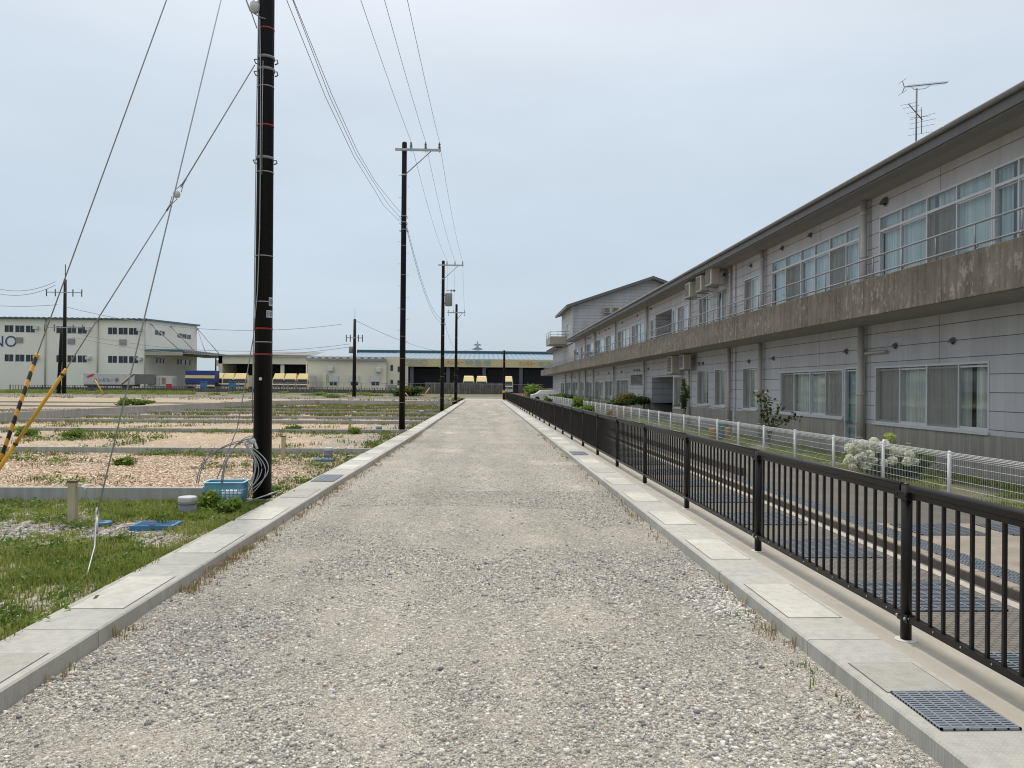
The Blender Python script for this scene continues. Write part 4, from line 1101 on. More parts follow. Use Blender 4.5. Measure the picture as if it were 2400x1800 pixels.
# wires running down pole one
m = MB()
zt_ = P(597, 20, y=Y1).z
m.tube([(-.10, -.09, zt_ + 4), (-.105, -.085, 7.2), (-.12, -.08, 5.8), (-.12, -.09, 4.4), (-.125, -.08, 3.2), (-.14, -.06, 2.2), (-.15, -.03, 1.3)], .008, 6)
m.build('ground_wire', 'wire_light', p1)
m = MB()
m.tube([(-.07, -.12, 7.5), (-.045, -.135, 6.5), (-.035, -.14, 5.2), (-.035, -.14, 4.2), (-.06, -.135, 3.3), (-.14, -.06, 2.6), (-.26, .02, 2.0), (-.42, .1, 1.2), (-.62, .15, .7), (-.8, .2, 0.3)], .008, 6)
m.tube([(-.01, -.14, 6.85), (-.012, -.145, 6.0), (-.01, -.145, 5.1)], .006, 6)
m.build('service_wire', 'wire_light', p1)
m = MB(); m.ball((-.16, -.06, zt_), .085, 12, 0, (1, 1, 1.25)); m.build('guy_insulator', 'porcelain', p1)
m = MB(); a = Vector((-.14, -.06, zt_ - .05))
m.tube([(-.16, -.06, zt_ + .1), (-.18, -.05, zt_ + 2)], .008, 6); m.tube([(-.5, .0, zt_ + .6), (-.22, -.02, zt_ - .1), (-.12, -.1, zt_ - .35)], .009, 6); m.tube([(-.5, .0, zt_ + .6), (-.25, -.02, zt_ - .05), (-.05, -.13, zt_ - .2), (.02, -.14, zt_ - .22)], .009, 6)
m.build('jumper_wire', 'wire', p1)

def catenary(a, b_, sag, n=16):
    a = Vector(a); b_ = Vector(b_); return [a.lerp(b_, k / n) - Vector((0, 0, sag * 4 * (k / n) * (1 - k / n))) for k in range(n + 1)]
def wire(a, b_, sag, label, r=.007, mat='wire', grp='overhead wires', name='overhead_wire'):
    m = MB(); m.tube(catenary(a, b_, sag), r, 5, cap=False)
    return tag(m.build(name, mat), label, 'wire', grp)
def armtip(XP, Y, H_, k): return Vector((XP + (.28, .87, 1.43)[k], Y - .15, H_ - .35 + .33))
A1 = [Vector((XP1 + (.28, .87, 1.43)[k], Y1 - .15, H1 + 0.0)) for k in range(3)]
nm = ('left', 'middle', 'right')
for k in range(3):
    a2 = armtip(XP2, Y2, H2, k); a3 = armtip(XP3, Y3, H3, k); a4 = Vector((XP4 + (-.85, -.3, .85)[k], Y4 - .16, H4 - .6))
    # line up the near span with where it leaves the top of the photo
    up = [(849, 0), (904, 0), (957, 0)][k]
    q = P(up[0], up[1], y=17.0)
    # extend the straight line a2->q to pole one
    tt = (a2.y - (Y1 - .15)) / (a2.y - q.y); e = a2 + (q - a2) * tt
    e = Vector((e.x, Y1 - .15, e.z))
    wire(e, a2, 0.12, '%s high wire from the nearest pole to the second pole crossarm' % nm[k])
    wire(e, Vector((e.x - .1, -16, e.z + .2)), .4, '%s high wire passing overhead behind the nearest pole' % nm[k])
    wire(a2, a3, 0.5, '%s high wire from second to third pole crossarm' % nm[k])
    wire(a3, a4, 0.45, '%s high wire from the transformer pole to the farthest pole' % nm[k])
for lab, pl_ in (('lowest', ((560, -330), (672, 0), (762, 225), (830, 368), (880, 449), (898, 480), (935, 517))),
                 ('middle', ((570, -330), (686, 0), (772, 225), (835, 362), (880, 434), (911, 480), (937, 508))),
                 ('topmost', ((568, -330), (688, 0), (779, 225), (838, 355), (880, 426), (923, 480), (939, 498)))):
    m = MB(); m.tube([P(a_, b__, x=XP2 + .02) for a_, b__ in pl_], .0065, 5, cap=False)
    tag(m.build('overhead_wire', 'wire'), lab + ' of three lower cables joining the nearest and second poles', 'wire', 'lower service cables')
for k in range(2):
    wire((XP2 + .1, Y2, 8.5 - .15 * k), (XP3 - .1, Y3, 6.9 - .3 * k), .9, ('upper', 'lower')[k] + ' slack cable from second pole down to transformer pole', .009, 'wire', 'lower service cables')
wire((XP3 + .1, Y3, 6.9), (XP4 - .1, Y4, 6.0), .6, 'slack cable from transformer pole to farthest pole', .01, 'wire', 'lower service cables')

# guys of pole one
anchor = Vector((-8.25, 12.0, 0.0))
def ext(pxa, pxb, Y):   # pixel line -> 3d in plane Y
    return P(*pxa, y=Y), P(*pxb, y=Y)
gA = P(597, 152, y=Y1); gB = P(155, 865, y=Y1); gC = P(-12, 1112, y=Y1)
clamp = P(414, 455, y=Y1)
def guy(top, bot, gt, name_l, mat, guard_l, gmat):
    m = MB(); m.tube([top, bot], .0075, 6); m.build('strand', 'wire_light', None)
    return m
g1 = thing('guy_wire', 'guy wire with plain yellow plastic guard, running from the nearest pole', 'guy wire', (0, 0, 0), 0, 'guy wires of the nearest pole')
d1 = (gC - gB).normalized()
m = MB(); m.tube([gA, clamp + (gA - clamp).normalized() * .12], .009, 6); m.tube([clamp - (gA - clamp).normalized() * .12, gB], .009, 6); m.build('strand', 'wire_light', g1)
m = MB(); m.ball(tuple(clamp), .058, 12, 0, (1, 1, 1.15)); m.build('strain_insulator', 'porcelain', g1)
m = MB(); dd = (gA - clamp).normalized(); sd = Vector((dd.z, 0, -dd.x)) * .045
for s_ in (-1, 1):
    m.tube([clamp + dd * .22, clamp + dd * .06 + sd * s_], .006, 5); m.tube([clamp - dd * .22, clamp - dd * .06 - sd * s_], .006, 5)
m.tube([clamp + dd * .17, clamp + dd * .28], .014, 6); m.tube([clamp - dd * .17, clamp - dd * .30], .014, 6); m.build('preformed_grip', 'wire', g1)
gD = gB + (gC - gB) * 1.35
m = MB(); m.tube([gB, gB.lerp(gD, .55)], .027, 12); m.tube([gB.lerp(gD, .54), gD], .034, 12); m.build('wire_guard', 'yellow_guard', g1)
m = MB()
for f in (.03, .52): q = gB.lerp(gD, f); m.tube([q, q + (gD - gB).normalized() * .03], .038, 12)
m.build('guard_band', 'wire_black', g1)
g2 = thing('guy_wire', 'guy wire with black and yellow striped guard at the left edge', 'guy wire', (0, 0, 0), 0, 'guy wires of the nearest pole')
sA = P(572 * 1.085 - 5, -618, y=Y1); sB = P(85, 837, y=Y1); sC = P(-8, 1105, y=Y1)
m = MB(); m.tube([sA, sB], .009, 6); m.build('strand', 'wire_light', g2)
dv = (sB - sC); ln = dv.length * 1.3; ox = MB(); ox.tube([(0, 0, 0), (0, 0, ln)], .030, 12)
so = ox.build('striped_guard', 'stripe', g2); so.location = sB - dv.normalized() * ln; so.rotation_euler = dv.to_track_quat('Z', 'Y').to_euler()
m = MB(); m.tube([sB, sB + (sA - sB).normalized() * .05], .033, 10); m.build('guard_cap', 'yellow_guard', g2)
g3 = thing('loose_stay_wire', 'thin stay wire coming down loose to the grass by the left kerb', 'guy wire', (0, 0, 0), 0)
tA = P(620, -423, y=Y1); tB = P(180 * 1.085 + 2, 1372, z=0.06); tM = P(225, 1215, y=8.1)
m = MB(); m.tube([tA, tM], .0075, 6); m.tube([tM, P(222, 1280, y=7.6), P(206, 1340, y=7.25), tB], .008, 6)
m.tube([P(206, 1340, y=7.25), P(175, 1372, z=.10), P(150, 1388, z=.08), P(112, 1410, z=.07)], .006, 5)
for (dx, dy) in ((-8, 6), (-2, 14), (5, 10), (10, 4), (2, 2)): m.tube([P(203, 1350, y=7.2), P(195 + dx, 1362 + dy, z=.07)], .005, 4)
m.build('strand', 'wire_light', g3)
m = MB(); m.tube([P(228, 1192, y=8.2), P(226, 1250, y=7.9)], .016, 6); m.build('grip', 'galv', g3)

# far pole on the right, distant poles
p5 = utility_pole(P(1181, 935, y=110).x, 110, P(1181, 821, y=110).z, 'short dark pole with yellow base bands at the far end of the black railing', .19, .15, arm=False, bands=(2.2, 5.5), steps=False, group=None)
m = MB(); m.cyl(0, 0, 1.0, 1.35, .2, .2); m.cyl(0, 0, 1.35, 1.5, .201, .2, mi=1); m.build('warning_band', ['yellow_guard', 'ink'], p5)
def far_pole(px, ptop, Y, label, arms=((0, 1.5),), zb=.3):
    X = P(px, 920, y=Y).x; H_ = P(px, ptop, y=Y).z; t = thing('utility_pole', label, 'utility pole', (X, Y, zb), 0, 'distant utility poles')
    m = MB(); m.tube([(0, 0, -.4), (0, 0, H_ - zb)], [.30, .20], 12); m.build('shaft', 'pole_black', t)
    for (z, w_) in arms:
        m = MB(); m.box(-w_, w_, -.3, -.2, z - .06, z + .06); m.build('crossarm', 'galv', t)
        for x in (-w_, -w_ * .5, w_ * .5, w_):
            i_ = MB(); i_.tube([(x, -.25, z - .6), (x, -.25, z + .45)], [.07, .09], 6); i_.build('insulator', 'porcelain_dark', t)
    return t, H_
fp1, hA = far_pole(150, 655, 114, 'tall distant pole with double crossarms before the pale warehouse', ((14.7, 2.5), (9.6, 2.7)))
m = MB(); m.tube([(0, 0, 16.5), (0, 0, 18.8)], .06, 5); m.tube([(-1.0, .4, -.4), (-.65, .4, 9.5)], [.3, .2], 10); m.build('extension_rod', 'pole_black', fp1)
fp2, hB = far_pole(830, 748, 116, 'distant pole with small transformer in front of the cream office', ((hB_ := 8.7, 1.2),))
m = MB(); m.tube([(0, 0, 11.6), (0, 0, 13.0)], .03, 5); m.build('extension_rod', 'galv', fp2)
m = MB(); m.tube([(-.55, 0, 6.4), (-.55, 0, 7.4)], .3, 12); m.build('transformer', 'transformer', fp2)
far_pole(505, 833, 240, 'far thin pole in the gap between the warehouses', ((5.0, .5),))
Dw = 'distant wires above the plots'
for k, (a, b_, s_, lab) in enumerate((((150, 718, 114), (800, 760, 116), 2.0, 'long sagging wire between the two distant poles'),
     ((130, 660, 114), (-60, 655, 114), 1.5, 'wire leaving the tall distant pole to the left, upper'), ((130, 668, 114), (-60, 668, 114), 1.5, 'wire leaving the tall distant pole to the left, lower'),
     ((135, 714, 114), (-60, 712, 114), .3, 'straight wire left of the tall distant pole'), ((170, 780, 114), (820, 806, 116), 1.8, 'faint low wire crossing the warehouse front'),
     ((170, 790, 114), (820, 813, 116), 1.9, 'faintest low wire crossing below it'), ((835, 752, 116), (1110, 815, 300), 3, 'faint wire from the distant pole toward the pylon'))):
    wire(P(a[0], a[1], y=a[2]), P(b_[0], b_[1], y=b_[2]), s_, lab, .035, 'wire', Dw)

# ------------------------------------------------------------------ plot walls
WL = ['first', 'second', 'third', 'fourth', 'fifth', 'sixth', 'seventh']
def ret_x(y): return float(np.interp(y, [30, 36, 66], [-23.6, -23, -20]))
for i, yw in enumerate(WALLS):
    m = MB(); xr = kl_out(yw) - .02
    if i == 0:
        x = -14.0
        while x < -4.2:
            x2 = min(x + 1.996, -4.15); m.box(x, x2, yw, yw + .12, -.3, .295); x += 2.0
        m.box(-4.148, xr, yw, yw + .12, -.3, .125)
        lab = 'nearest low concrete wall, stepping down behind the blue basket'
    else:
        xl = ret_x(yw) + .12 if yw > 36 else -30; x = xl
        while x < xr:
            x2 = min(x + 1.994, xr); m.box(x, x2, yw, yw + .12, -.3, .115 + .02 * (i % 2)); x += 2.0
        lab = WL[i] + ' low concrete wall crossing the plots, counted from the camera'
    o = m.build('plot_wall', 'wall_conc', bevel=.006); tag(o, lab, 'low wall', 'low concrete walls between plots')
m = MB()
def wseg(m, x0, y0, x1, y1, z0, z1, t=.15):
    d = Vector((x1 - x0, y1 - y0, 0)); n = max(1, int(d.length / 2)); nn = Vector((-d.y, d.x, 0)).normalized() * t
    for k in range(n):
        a = Vector((x0, y0, 0)) + d * (k / n); b_ = Vector((x0, y0, 0)) + d * ((k + 1) / n) - d.normalized() * .012
        vs = [a, b_, b_ + nn, a + nn]; m.add([(q.x, q.y, z0) for q in vs] + [(q.x, q.y, z1) for q in vs], [(0, 1, 2, 3), (4, 7, 6, 5), (0, 4, 5, 1), (1, 5, 6, 2), (2, 6, 7, 3), (3, 7, 4, 0)])
wseg(m, -26.5, 30, -23, 36, -.3, .38); wseg(m, -23, 36, -20, 66, -.3, .45); wseg(m, -20, 66, -16, 75.5, -.3, .45); wseg(m, -16, 75.5, -3.0, 76, -.3, .43)
wseg(m, -40, 29.5, -26.5, 30, -.3, .38)
o = m.build('retaining_wall', 'wall_conc', bevel=.008); tag(o, 'long taller grey retaining wall bending through the plots', 'retaining wall')
for i, (yw, xl, xr_) in enumerate(((84, -60, -4), (92, -60, -4), (100, -60, -20))):
    m = MB(); m.box(xl, xr_, yw, yw + .15, 0, .5); tag(m.build('plot_wall', 'pale_line'), ('nearer', 'middle', 'farther')[i] + ' pale wall line on the raised far plots', 'low wall', 'pale walls on the raised plots')
for i, yw in enumerate((42, 50, 60)):
    m = MB(); m.box(-58, ret_x(yw) - .3, yw, yw + .12, .2, .46); tag(m.build('plot_wall', 'wall_conc'), ('nearer', 'middle', 'farther')[i] + ' low wall on the raised ground left of the retaining wall', 'low wall', 'low walls left of the retaining wall')

# ------------------------------------------------------------------ taps, pipes, lids
def tap_post(x, y, z, h, label):
    t = thing('tap_post', label, 'tap post', (x, y, z), 0, 'water tap posts in the plots')
    m = MB(); m.box(-.048, .048, -.04, .04, -.1, h); m.build('post', 'post_beige', t, bevel=.006)
    m = MB(); m.box(-.055, .055, -.047, .047, h + .001, h + .022); m.build('cap', 'brown_cap', t)
    m = MB(); m.tube([(.048, -.01, h - .06), (.12, -.02, h - .055), (.15, -.02, h - .06), (.165, -.02, h - .10)], .012, 8); m.tube([(.10, -.02, h - .05), (.10, -.02, h - .02)], .008, 6); m.tube([(.06, -.02, h - .018), (.14, -.02, h - .018)], .008, 6)
    m.build('tap', 'galv_light', t); return t
def pipe_cap(x, y, z, r, h, label):
    t = thing('inspection_pipe', label, 'inspection pipe', (x, y, z), 0, 'grey inspection pipes in the plots')
    m = MB(); m.cyl(0, 0, -.1, h * .62, r * .94, n=24); m.build('pipe', 'bollard_pipe', t)
    m = MB(); m.tube([(0, 0, h * .621), (0, 0, h * .93), (0, 0, h), (0, 0, h + .004)], [r, r, r * .96, r * .8], 24); m.tube([(0, 0, h * .78), (0, 0, h * .80)], r * 1.03, 24); m.build('lid', 'pvc_lid', t)
def lid(x, y, z, w_, d_, label, rz=0, rnd=False):
    t = thing('meter_lid', label, 'ground lid', (x, y, z), rz, 'blue meter lids in the plots')
    m = MB()
    if rnd: m.tube([(0, 0, -.02), (0, 0, .02), (0, 0, .03)], [w_ / 2, w_ / 2, w_ / 2 - .02], 20)
    else:
        m.box(-w_ / 2, w_ / 2, -d_ / 2, d_ / 2, -.03, .03)
        for k in range(7): m.box(-w_ * .42, w_ * .42, -d_ * .4 + k * d_ * .12, -d_ * .4 + k * d_ * .12 + .012, .031, .036)
    m.build('cover', 'blue_lid', t, bevel=.008)
    m = MB(); m.box(-.04, .04, -d_ / 2 + .02 if not rnd else -.05, -d_ / 2 + .05 if not rnd else -.03, .037, .041); m.build('handle_slot', 'ink', t)
q = P(170, 1230, z=.08); tap_post(q.x, q.y, .08, .54, 'beige tap post standing in the grass nearest the camera')
q = P(439, 1206, z=.06); pipe_cap(q.x, q.y, .06, .125, .25, 'grey inspection pipe left of the blue basket')
q = P(367, 1232, z=.1); lid(q.x, q.y, .10, .52, .36, 'blue rectangular lid lying in the nearest grassy plot', .05)
q = P(243, 1227, z=.1); lid(q.x, q.y, .10, .2, .2, 'small round blue lid beside the nearest tap post', 0, True)
q = P(664, 1074, z=0.0); tap_post(q.x, q.y, .0, .55, 'beige tap post standing just right of the nearest black pole')
q = P(770, 1071, z=0.0); pipe_cap(q.x, q.y, .0, .12, .24, 'grey inspection pipe before the second low wall')
q = P(759, 1079, z=.02); lid(q.x, q.y, .02, .5, .36, 'blue lid near the second low wall')
q = P(820, 1014, z=0.0); tap_post(q.x, q.y, .0, .55, 'beige tap post beside the third low wall')
q = P(888, 1012, z=0.0); pipe_cap(q.x, q.y, .0, .13, .24, 'grey inspection pipe just left of the second black pole')
q = P(901, 982, z=0.0); tap_post(q.x, q.y, .0, .6, 'small distant tap post left of the transformer pole')
q = P(988, 973, z=0.0); pipe_cap(q.x, q.y, .0, .15, .3, 'dark inspection pipe in front of the fourth low wall')
q = P(840, 931, z=0.35); lid(q.x, q.y, .4, .9, .5, 'tiny blue lid by the distant transformer pole')

# ------------------------------------------------------------------ blue basket
q = P(527, 1188, z=.05); bk = thing('plastic_basket', 'blue plastic harvest basket with pale rim beside the nearest pole', 'basket', (q.x - .06, q.y + .25, .07), R(4))
W, D, HB = .60, .42, .34
def ring(m, w_, d_, z0, z1, t, mi=0, n=6):
    r = .06
    def outline(w, d):
        pts = []
        for (sx, sy, a0) in ((1, 1, 0), (-1, 1, 90), (-1, -1, 180), (1, -1, 270)):
            for k in range(n): a = R(a0 + 90 * k / (n - 1)); pts.append((sx * (w / 2 - r) + r * math.cos(a), sy * (d / 2 - r) + r * math.sin(a)))
        return pts
    o1 = outline(w_, d_); i1 = outline(w_ - 2 * t, d_ - 2 * t); L_ = len(o1)
    vs = [(x, y, z0) for x, y in o1] + [(x, y, z1) for x, y in o1] + [(x, y, z0) for x, y in i1] + [(x, y, z1) for x, y in i1]
    fs = []
    for k in range(L_):
        k2 = (k + 1) % L_
        fs += [(k, k2, L_ + k2, L_ + k), (2 * L_ + k2, 2 * L_ + k, 3 * L_ + k, 3 * L_ + k2), (L_ + k, L_ + k2, 3 * L_ + k2, 3 * L_ + k), (k2, k, 2 * L_ + k, 2 * L_ + k2)]
    m.add(vs, fs, mi)
m = MB()
ring(m, W * .86, D * .84, 0, .03, .012); ring(m, W * .955, D * .94, HB * .72, HB * .96, .01)
for z in (.07, .11, .15, .19, .23):
    f = .86 + (.955 - .86) * z / HB; ring(m, W * f, D * (f - .02), z, z + .012, .008)
for sx in np.linspace(-.27, .27, 10):
    for s_ in (-1, 1):
        m.tube([(sx * .9, s_ * D * .415, .01), (sx, s_ * D * .465, HB * .8)], .007, 4)
for sy in np.linspace(-.16, .16, 6):
    for s_ in (-1, 1): m.tube([(s_ * W * .425, sy * .9, .01), (s_ * W * .475, sy, HB * .8)], .007, 4)
m.box(-W * .42, W * .42, -D * .4, D * .4, 0.002, .01)
m.box(-W * .10, -W * .07, -D * .475, -D * .455, .02, HB * .8); m.box(-.29, -.23, -D * .475, -D * .46, .02, HB * .8)
m.build('body', 'basket', bk)
m = MB(); ring(m, W * 1.03, D * 1.04, HB * .95, HB, .032); m.build('rim', 'basket_rim', bk, bevel=.006)
bg = MB(); bg.ball((0, 0, 0), .13, 12, 0, (1.25, .8, .75)); bo = bg.build('plastic_bag', 'white_cloth'); bo.location = (bk.location.x + .08, bk.location.y - .02, .07 + .115)
tag(bo, 'crumpled white bag lying inside the blue basket', 'bag')
# cable coils hung on the pole and arching into the basket
cb = thing('cable_coil', 'loops of grey cable hanging on the nearest black pole', 'cable', (XP1 - .02, Y1, 0))
m = MB(); top = Vector((-.06, -.2, 1.02))
for k in range(7):
    x0 = -.06 + .012 * k; wv = .035 + .022 * k; low = .22 + .05 * ((k * 37) % 5) * .6
    pts = []
    for j in range(15):
        a = j / 14; s_ = math.sin(PI * a)
        pts.append((x0 - .15 + a * .06 + (wv + .10) * s_ * (1 if k > 2 else .9) + .03 * math.sin(3 * a + k), -.2 - .01 * k + .03 * math.cos(a * 4 + k), .98 - (.98 - low) * a))
    m.tube(pts, .0075, 6)
m.build('coil', 'hose', cb)
m = MB()
for k in range(4):
    sx = -.78 + .03 * k if k < 2 else -.46 + .02 * k
    pk = 1.02 + .03 * k
    pts = [(-.02 - .02 * k, -.2, 1.05 - .02 * k)]
    for j in range(1, 13):
        a = j / 12; pts.append((-.02 + (sx + .02) * (math.sin(a * PI / 2)), -.2 - .35 * a, .42 + (pk - .42) * math.cos(a * PI / 2) ** .8))
    m.tube(pts, .008, 6)
m.build('lead', 'wire', cb)
m = MB(); m.ball((-.09, -.2, 1.02), .055, 10, 0, (1.3, .8, 1)); m.tube([(-.04, -.2, 1.0), (.0, -.2, .9)], .02, 6); m.build('clamp', 'galv_light', cb)
m = MB(); m.tube([P(575, 1178, z=.12), P(655, 1150, y=11.7)], .012, 6); tag(m.build('steel_rod', 'galv'), 'thin steel rod leaning across the foot of the nearest pole', 'rod')

# ------------------------------------------------------------------ distant buildings
def rect(px0, px1, py0, py1, Y):
    a = P(px0, py0, y=Y); b_ = P(px1, py1, y=Y); return a.x, b_.x, b_.z, a.z
def c1(cx, cy): return (cx * .27125, 600 + cy * .27125)
wh = thing('pale_warehouse', 'pale three storey warehouse with two rows of windows at left', 'warehouse')
YW = 150.0; xr = P(342, 800, y=YW).x; xl = -110; zt = P(342, 751, y=YW).z; GZ = .6
YR = P(462, 800, x=xr).y; ztr = P(462, 764, x=xr).z
whm = lambda u, v, d: (u, YW - d, v); hs = []; ww = []
for (ra, rb) in ((600, 655), (852, 908)):
    for tri in (((38, 118), (130, 213), (222, 303)), ((485, 566), (580, 660), (670, 752)), ((932, 1013), (1023, 1105), (1113, 1195))):
        for (a, b_) in tri:
            sh = (a - 38) * .022 if ra < 700 else (a - 38) * .015
            x0, x1, z0, z1 = rect(c1(a, 0)[0], c1(b_, 0)[0], c1(0, ra + sh)[1], c1(0, rb + sh)[1], YW); zp = (z1 - z0) * .08; z0 -= zp; z1 += zp; hs.append((x0, x1, z0, z1)); ww.append((x0, x1, z0, z1))
w = MB(); wall_holes(w, whm, xl, xr, GZ, zt, hs, .2); w.build('wall', 'cream_light', wh)
for (x0, x1, z0, z1) in ww:
    f = MB(); mid = (x0 + x1) / 2
    f.box(x0, x1, z0, z0 + .06, -.12, .02, mp=whm); f.box(x0, x1, z1 - .06, z1, -.12, .02, mp=whm)
    for xx in (x0, mid - .03, x1 - .06): f.box(xx, xx + .06, z0 + .06, z1 - .06, -.1, .02, mp=whm)
    wo = f.build('window', 'alu', wh); gm = MB(); gm.quad(whm(x0, z0, -.12), whm(x1, z0, -.12), whm(x1, z1, -.12), whm(x0, z1, -.12)); gm.build('pane', 'glass_dark', wo)
for cy in (615, 868):
    for cx in (323, 772, 1215):
        x0, x1, z0, z1 = rect(c1(cx - 17, 0)[0], c1(cx + 17, 0)[0], c1(0, cy - 13 + cx * .018)[1], c1(0, cy + 13 + cx * .018)[1], YW)
        m = MB(); m.box(x0, x1, z0, z1, .02, .9, mp=whm); m.build('vent_hood', 'galv_light', wh)
for (cx, cy) in ((170, 727), (618, 737), (1064, 745)):
    x0, x1, z0, z1 = rect(c1(cx - 30, 0)[0], c1(cx + 30, 0)[0], c1(0, cy - 24)[1], c1(0, cy + 24)[1], YW)
    m = MB(); m.box(x0, x1, z0, z1, .01, .12, mp=whm)
    for k in range(9): zz = z0 + (z1 - z0) * k / 9; m.box(x0, x1, zz, zz + .12, .12, .2, mp=whm)
    m.build('louvre', 'fence_grey', wh)
for cx in (397, 848, 1258):
    x = P(c1(cx, 0)[0], 800, y=YW).x; m = MB(); m.tube([(x, YW - .2, GZ), (x, YW - .2, zt)], .12, 8); m.build('drain_pipe', 'pipe', wh)
w = MB(); sidem = lambda u, v, d: (xr + d, u, v); hs = []; sw = []
for (a, b_, t_, bt) in ((1335, 1425, 634, 694), (1530, 1650, 660, 722), (1335, 1420, 876, 930), (1530, 1648, 886, 944)):
    p0 = P(*c1(a, t_), x=xr); p1_ = P(*c1(b_, bt), x=xr); hs.append((p0.y, p1_.y, p1_.z, p0.z))
wall_holes(w, sidem, YW, YR, GZ, zt, hs, .2); w.add([(xr, YW, zt), (xr, YR, zt), (xr, YR, ztr), (xr, YW, zt)][:3], [(0, 1, 2)]); w.build('side_wall', 'cream_light', wh)
for h in hs:
    f = MB()
    for k in range(4): uu = h[0] + (h[1] - h[0] - .15) * k / 3; f.box(uu, uu + .15, h[2], h[3], -.1, .02, mp=sidem)
    f.box(h[0], h[1], h[3] - .12, h[3], -.1, .02, mp=sidem); wo = f.build('window', 'alu', wh)
    gm = MB(); gm.quad(sidem(h[0], h[2], -.12), sidem(h[1], h[2], -.12), sidem(h[1], h[3], -.12), sidem(h[0], h[3], -.12)); gm.build('pane', 'glass_dark', wo)
m = MB(); m.add([(xl, YW - .6, zt), (xr + .5, YW - .6, zt), (xr + .5, YR + .5, ztr), (xl, YR + .5, ztr), (xl, YW - .6, zt + .3), (xr + .5, YW - .6, zt + .3), (xr + .5, YR + .5, ztr + .35), (xl, YR + .5, ztr + .35)], [(0, 1, 5, 4), (1, 2, 6, 5), (4, 5, 6, 7), (0, 3, 2, 1)], 0)
xx = xl
while xx < xr: m.box(xx, xx + .5, YW - .75, YW - .61, zt + .05, zt + .36, 1); xx += 1.05
m.build('roof', ['teal', 'fascia'], wh)
# lettering on the wall: only its last letters reach into the photograph
tx0, tx1, tz0, tz1 = rect(-62, 27, 812, 787, YW)
text_obj('SEINO', abs(tz1 - tz0), 'logo_blue', 'lettering', wh, face_cam((tx0, YW - .06, min(tz0, tz1))), width=tx1 - tx0 + 1.0, bold=0.0)
# awning
aw = MB(); ax0, ax1 = xr + .02, P(431, 825, y=YW).x
az = P(342, 819, y=YW).z; 
m = MB(); yE = P(553, 832, x=ax1).y
m.box(ax0, ax1, YW - .5, yE, az - .5, az - .05, 0); m.box(ax0, ax1 + .1, YW - .62, YW - .5, az - .35, az + .05, 1); m.box(ax0, ax1, YW - .55, YW - .5, az - 1.1, az - .36, 2)
yy = YW
while yy < yE: m.box(ax1, ax1 + .25, yy, yy + .4, az - .5, az + .08, 3); yy += .9
an = m.build('awning', ['roof_grey', 'teal', 'strip', 'fence_grey'], wh)
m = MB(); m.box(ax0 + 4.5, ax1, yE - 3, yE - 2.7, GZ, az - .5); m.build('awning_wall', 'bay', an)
for (a, b_) in (((1297, 583), (1545, 808)), ((1470, 602), (1680, 822))):
    m = MB(); m.tube([P(*c1(*a), x=xr), P(*c1(*b_), x=ax1 - 1.5)], .09, 6); m.build('tie_rod', 'fence_grey', wh)
for (a, b_) in (((1705, 625), (1775, 832)), ((1705, 625), (1890, 842))):
    m = MB(); m.tube([P(*c1(*a), x=xr), P(*c1(*b_), x=ax1)], .09, 6); m.build('tie_rod', 'fence_grey', wh)

def c2(cx, cy): return (450 + cx * .24864, 700 + cy * .24864)
# grey-roofed loading shed
gs = thing('grey_roof_shed', 'long cream loading shed with grey roof behind the yellow lorries', 'warehouse'); YG = 158.0
x0, x1, z0, z1 = rect(512, 730, 834, 860, YG); gf = P(600, 853, y=YG).z
m = MB(); m.box(x0, x1, YG, YG + .4, gf, z1); m.box(x0, x0 + .8, YG, YG + 20, GZ, z1); m.box(x0 - 1.1, x0, YG + 2, YG + 8, gf - .4, gf + .8)
for cx in (265, 585, 845, 1090): xx = P(c2(cx, 0)[0], 880, y=YG).x; m.box(xx - .35, xx + .35, YG + .41, YG + 1, GZ, gf - .01)
m.build('front_wall', 'cream', gs)
m = MB(); zr = P(700, 825, y=YG + 12).z; zl = P(560, 827, y=YG + 12).z
m.add([(x0 - .3, YG - .5, z1), (x1, YG - .5, z1), (x1, YG + 12, zr), (x0 + 8, YG + 12, zr)], [(0, 1, 2, 3)], 0); m.add([(x0 - .3, YG - .6, z1), (x1, YG - .6, z1), (x1, YG - .6, z1 + .25), (x0 - .3, YG - .6, z1 + .25)], [(0, 1, 2, 3)], 0)
m.add([(x0 - .3, YG - .5, z1), (x0 + 8, YG + 12, zr), (x0 + 8, YG + 20, zr), (x0 - .3, YG + 20, z1)], [(0, 1, 2, 3)], 0)
m.build('roof', 'roof_grey', gs)
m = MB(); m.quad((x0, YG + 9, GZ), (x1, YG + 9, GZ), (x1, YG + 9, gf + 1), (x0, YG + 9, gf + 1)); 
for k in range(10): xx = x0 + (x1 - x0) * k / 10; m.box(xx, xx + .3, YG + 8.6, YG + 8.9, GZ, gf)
m.quad((x0, YG + .4, gf + .01), (x1, YG + .4, gf + .01), (x1, YG + 9, gf + .01), (x0, YG + 9, gf + .01)); m.build('loading_bay', 'bay', gs)

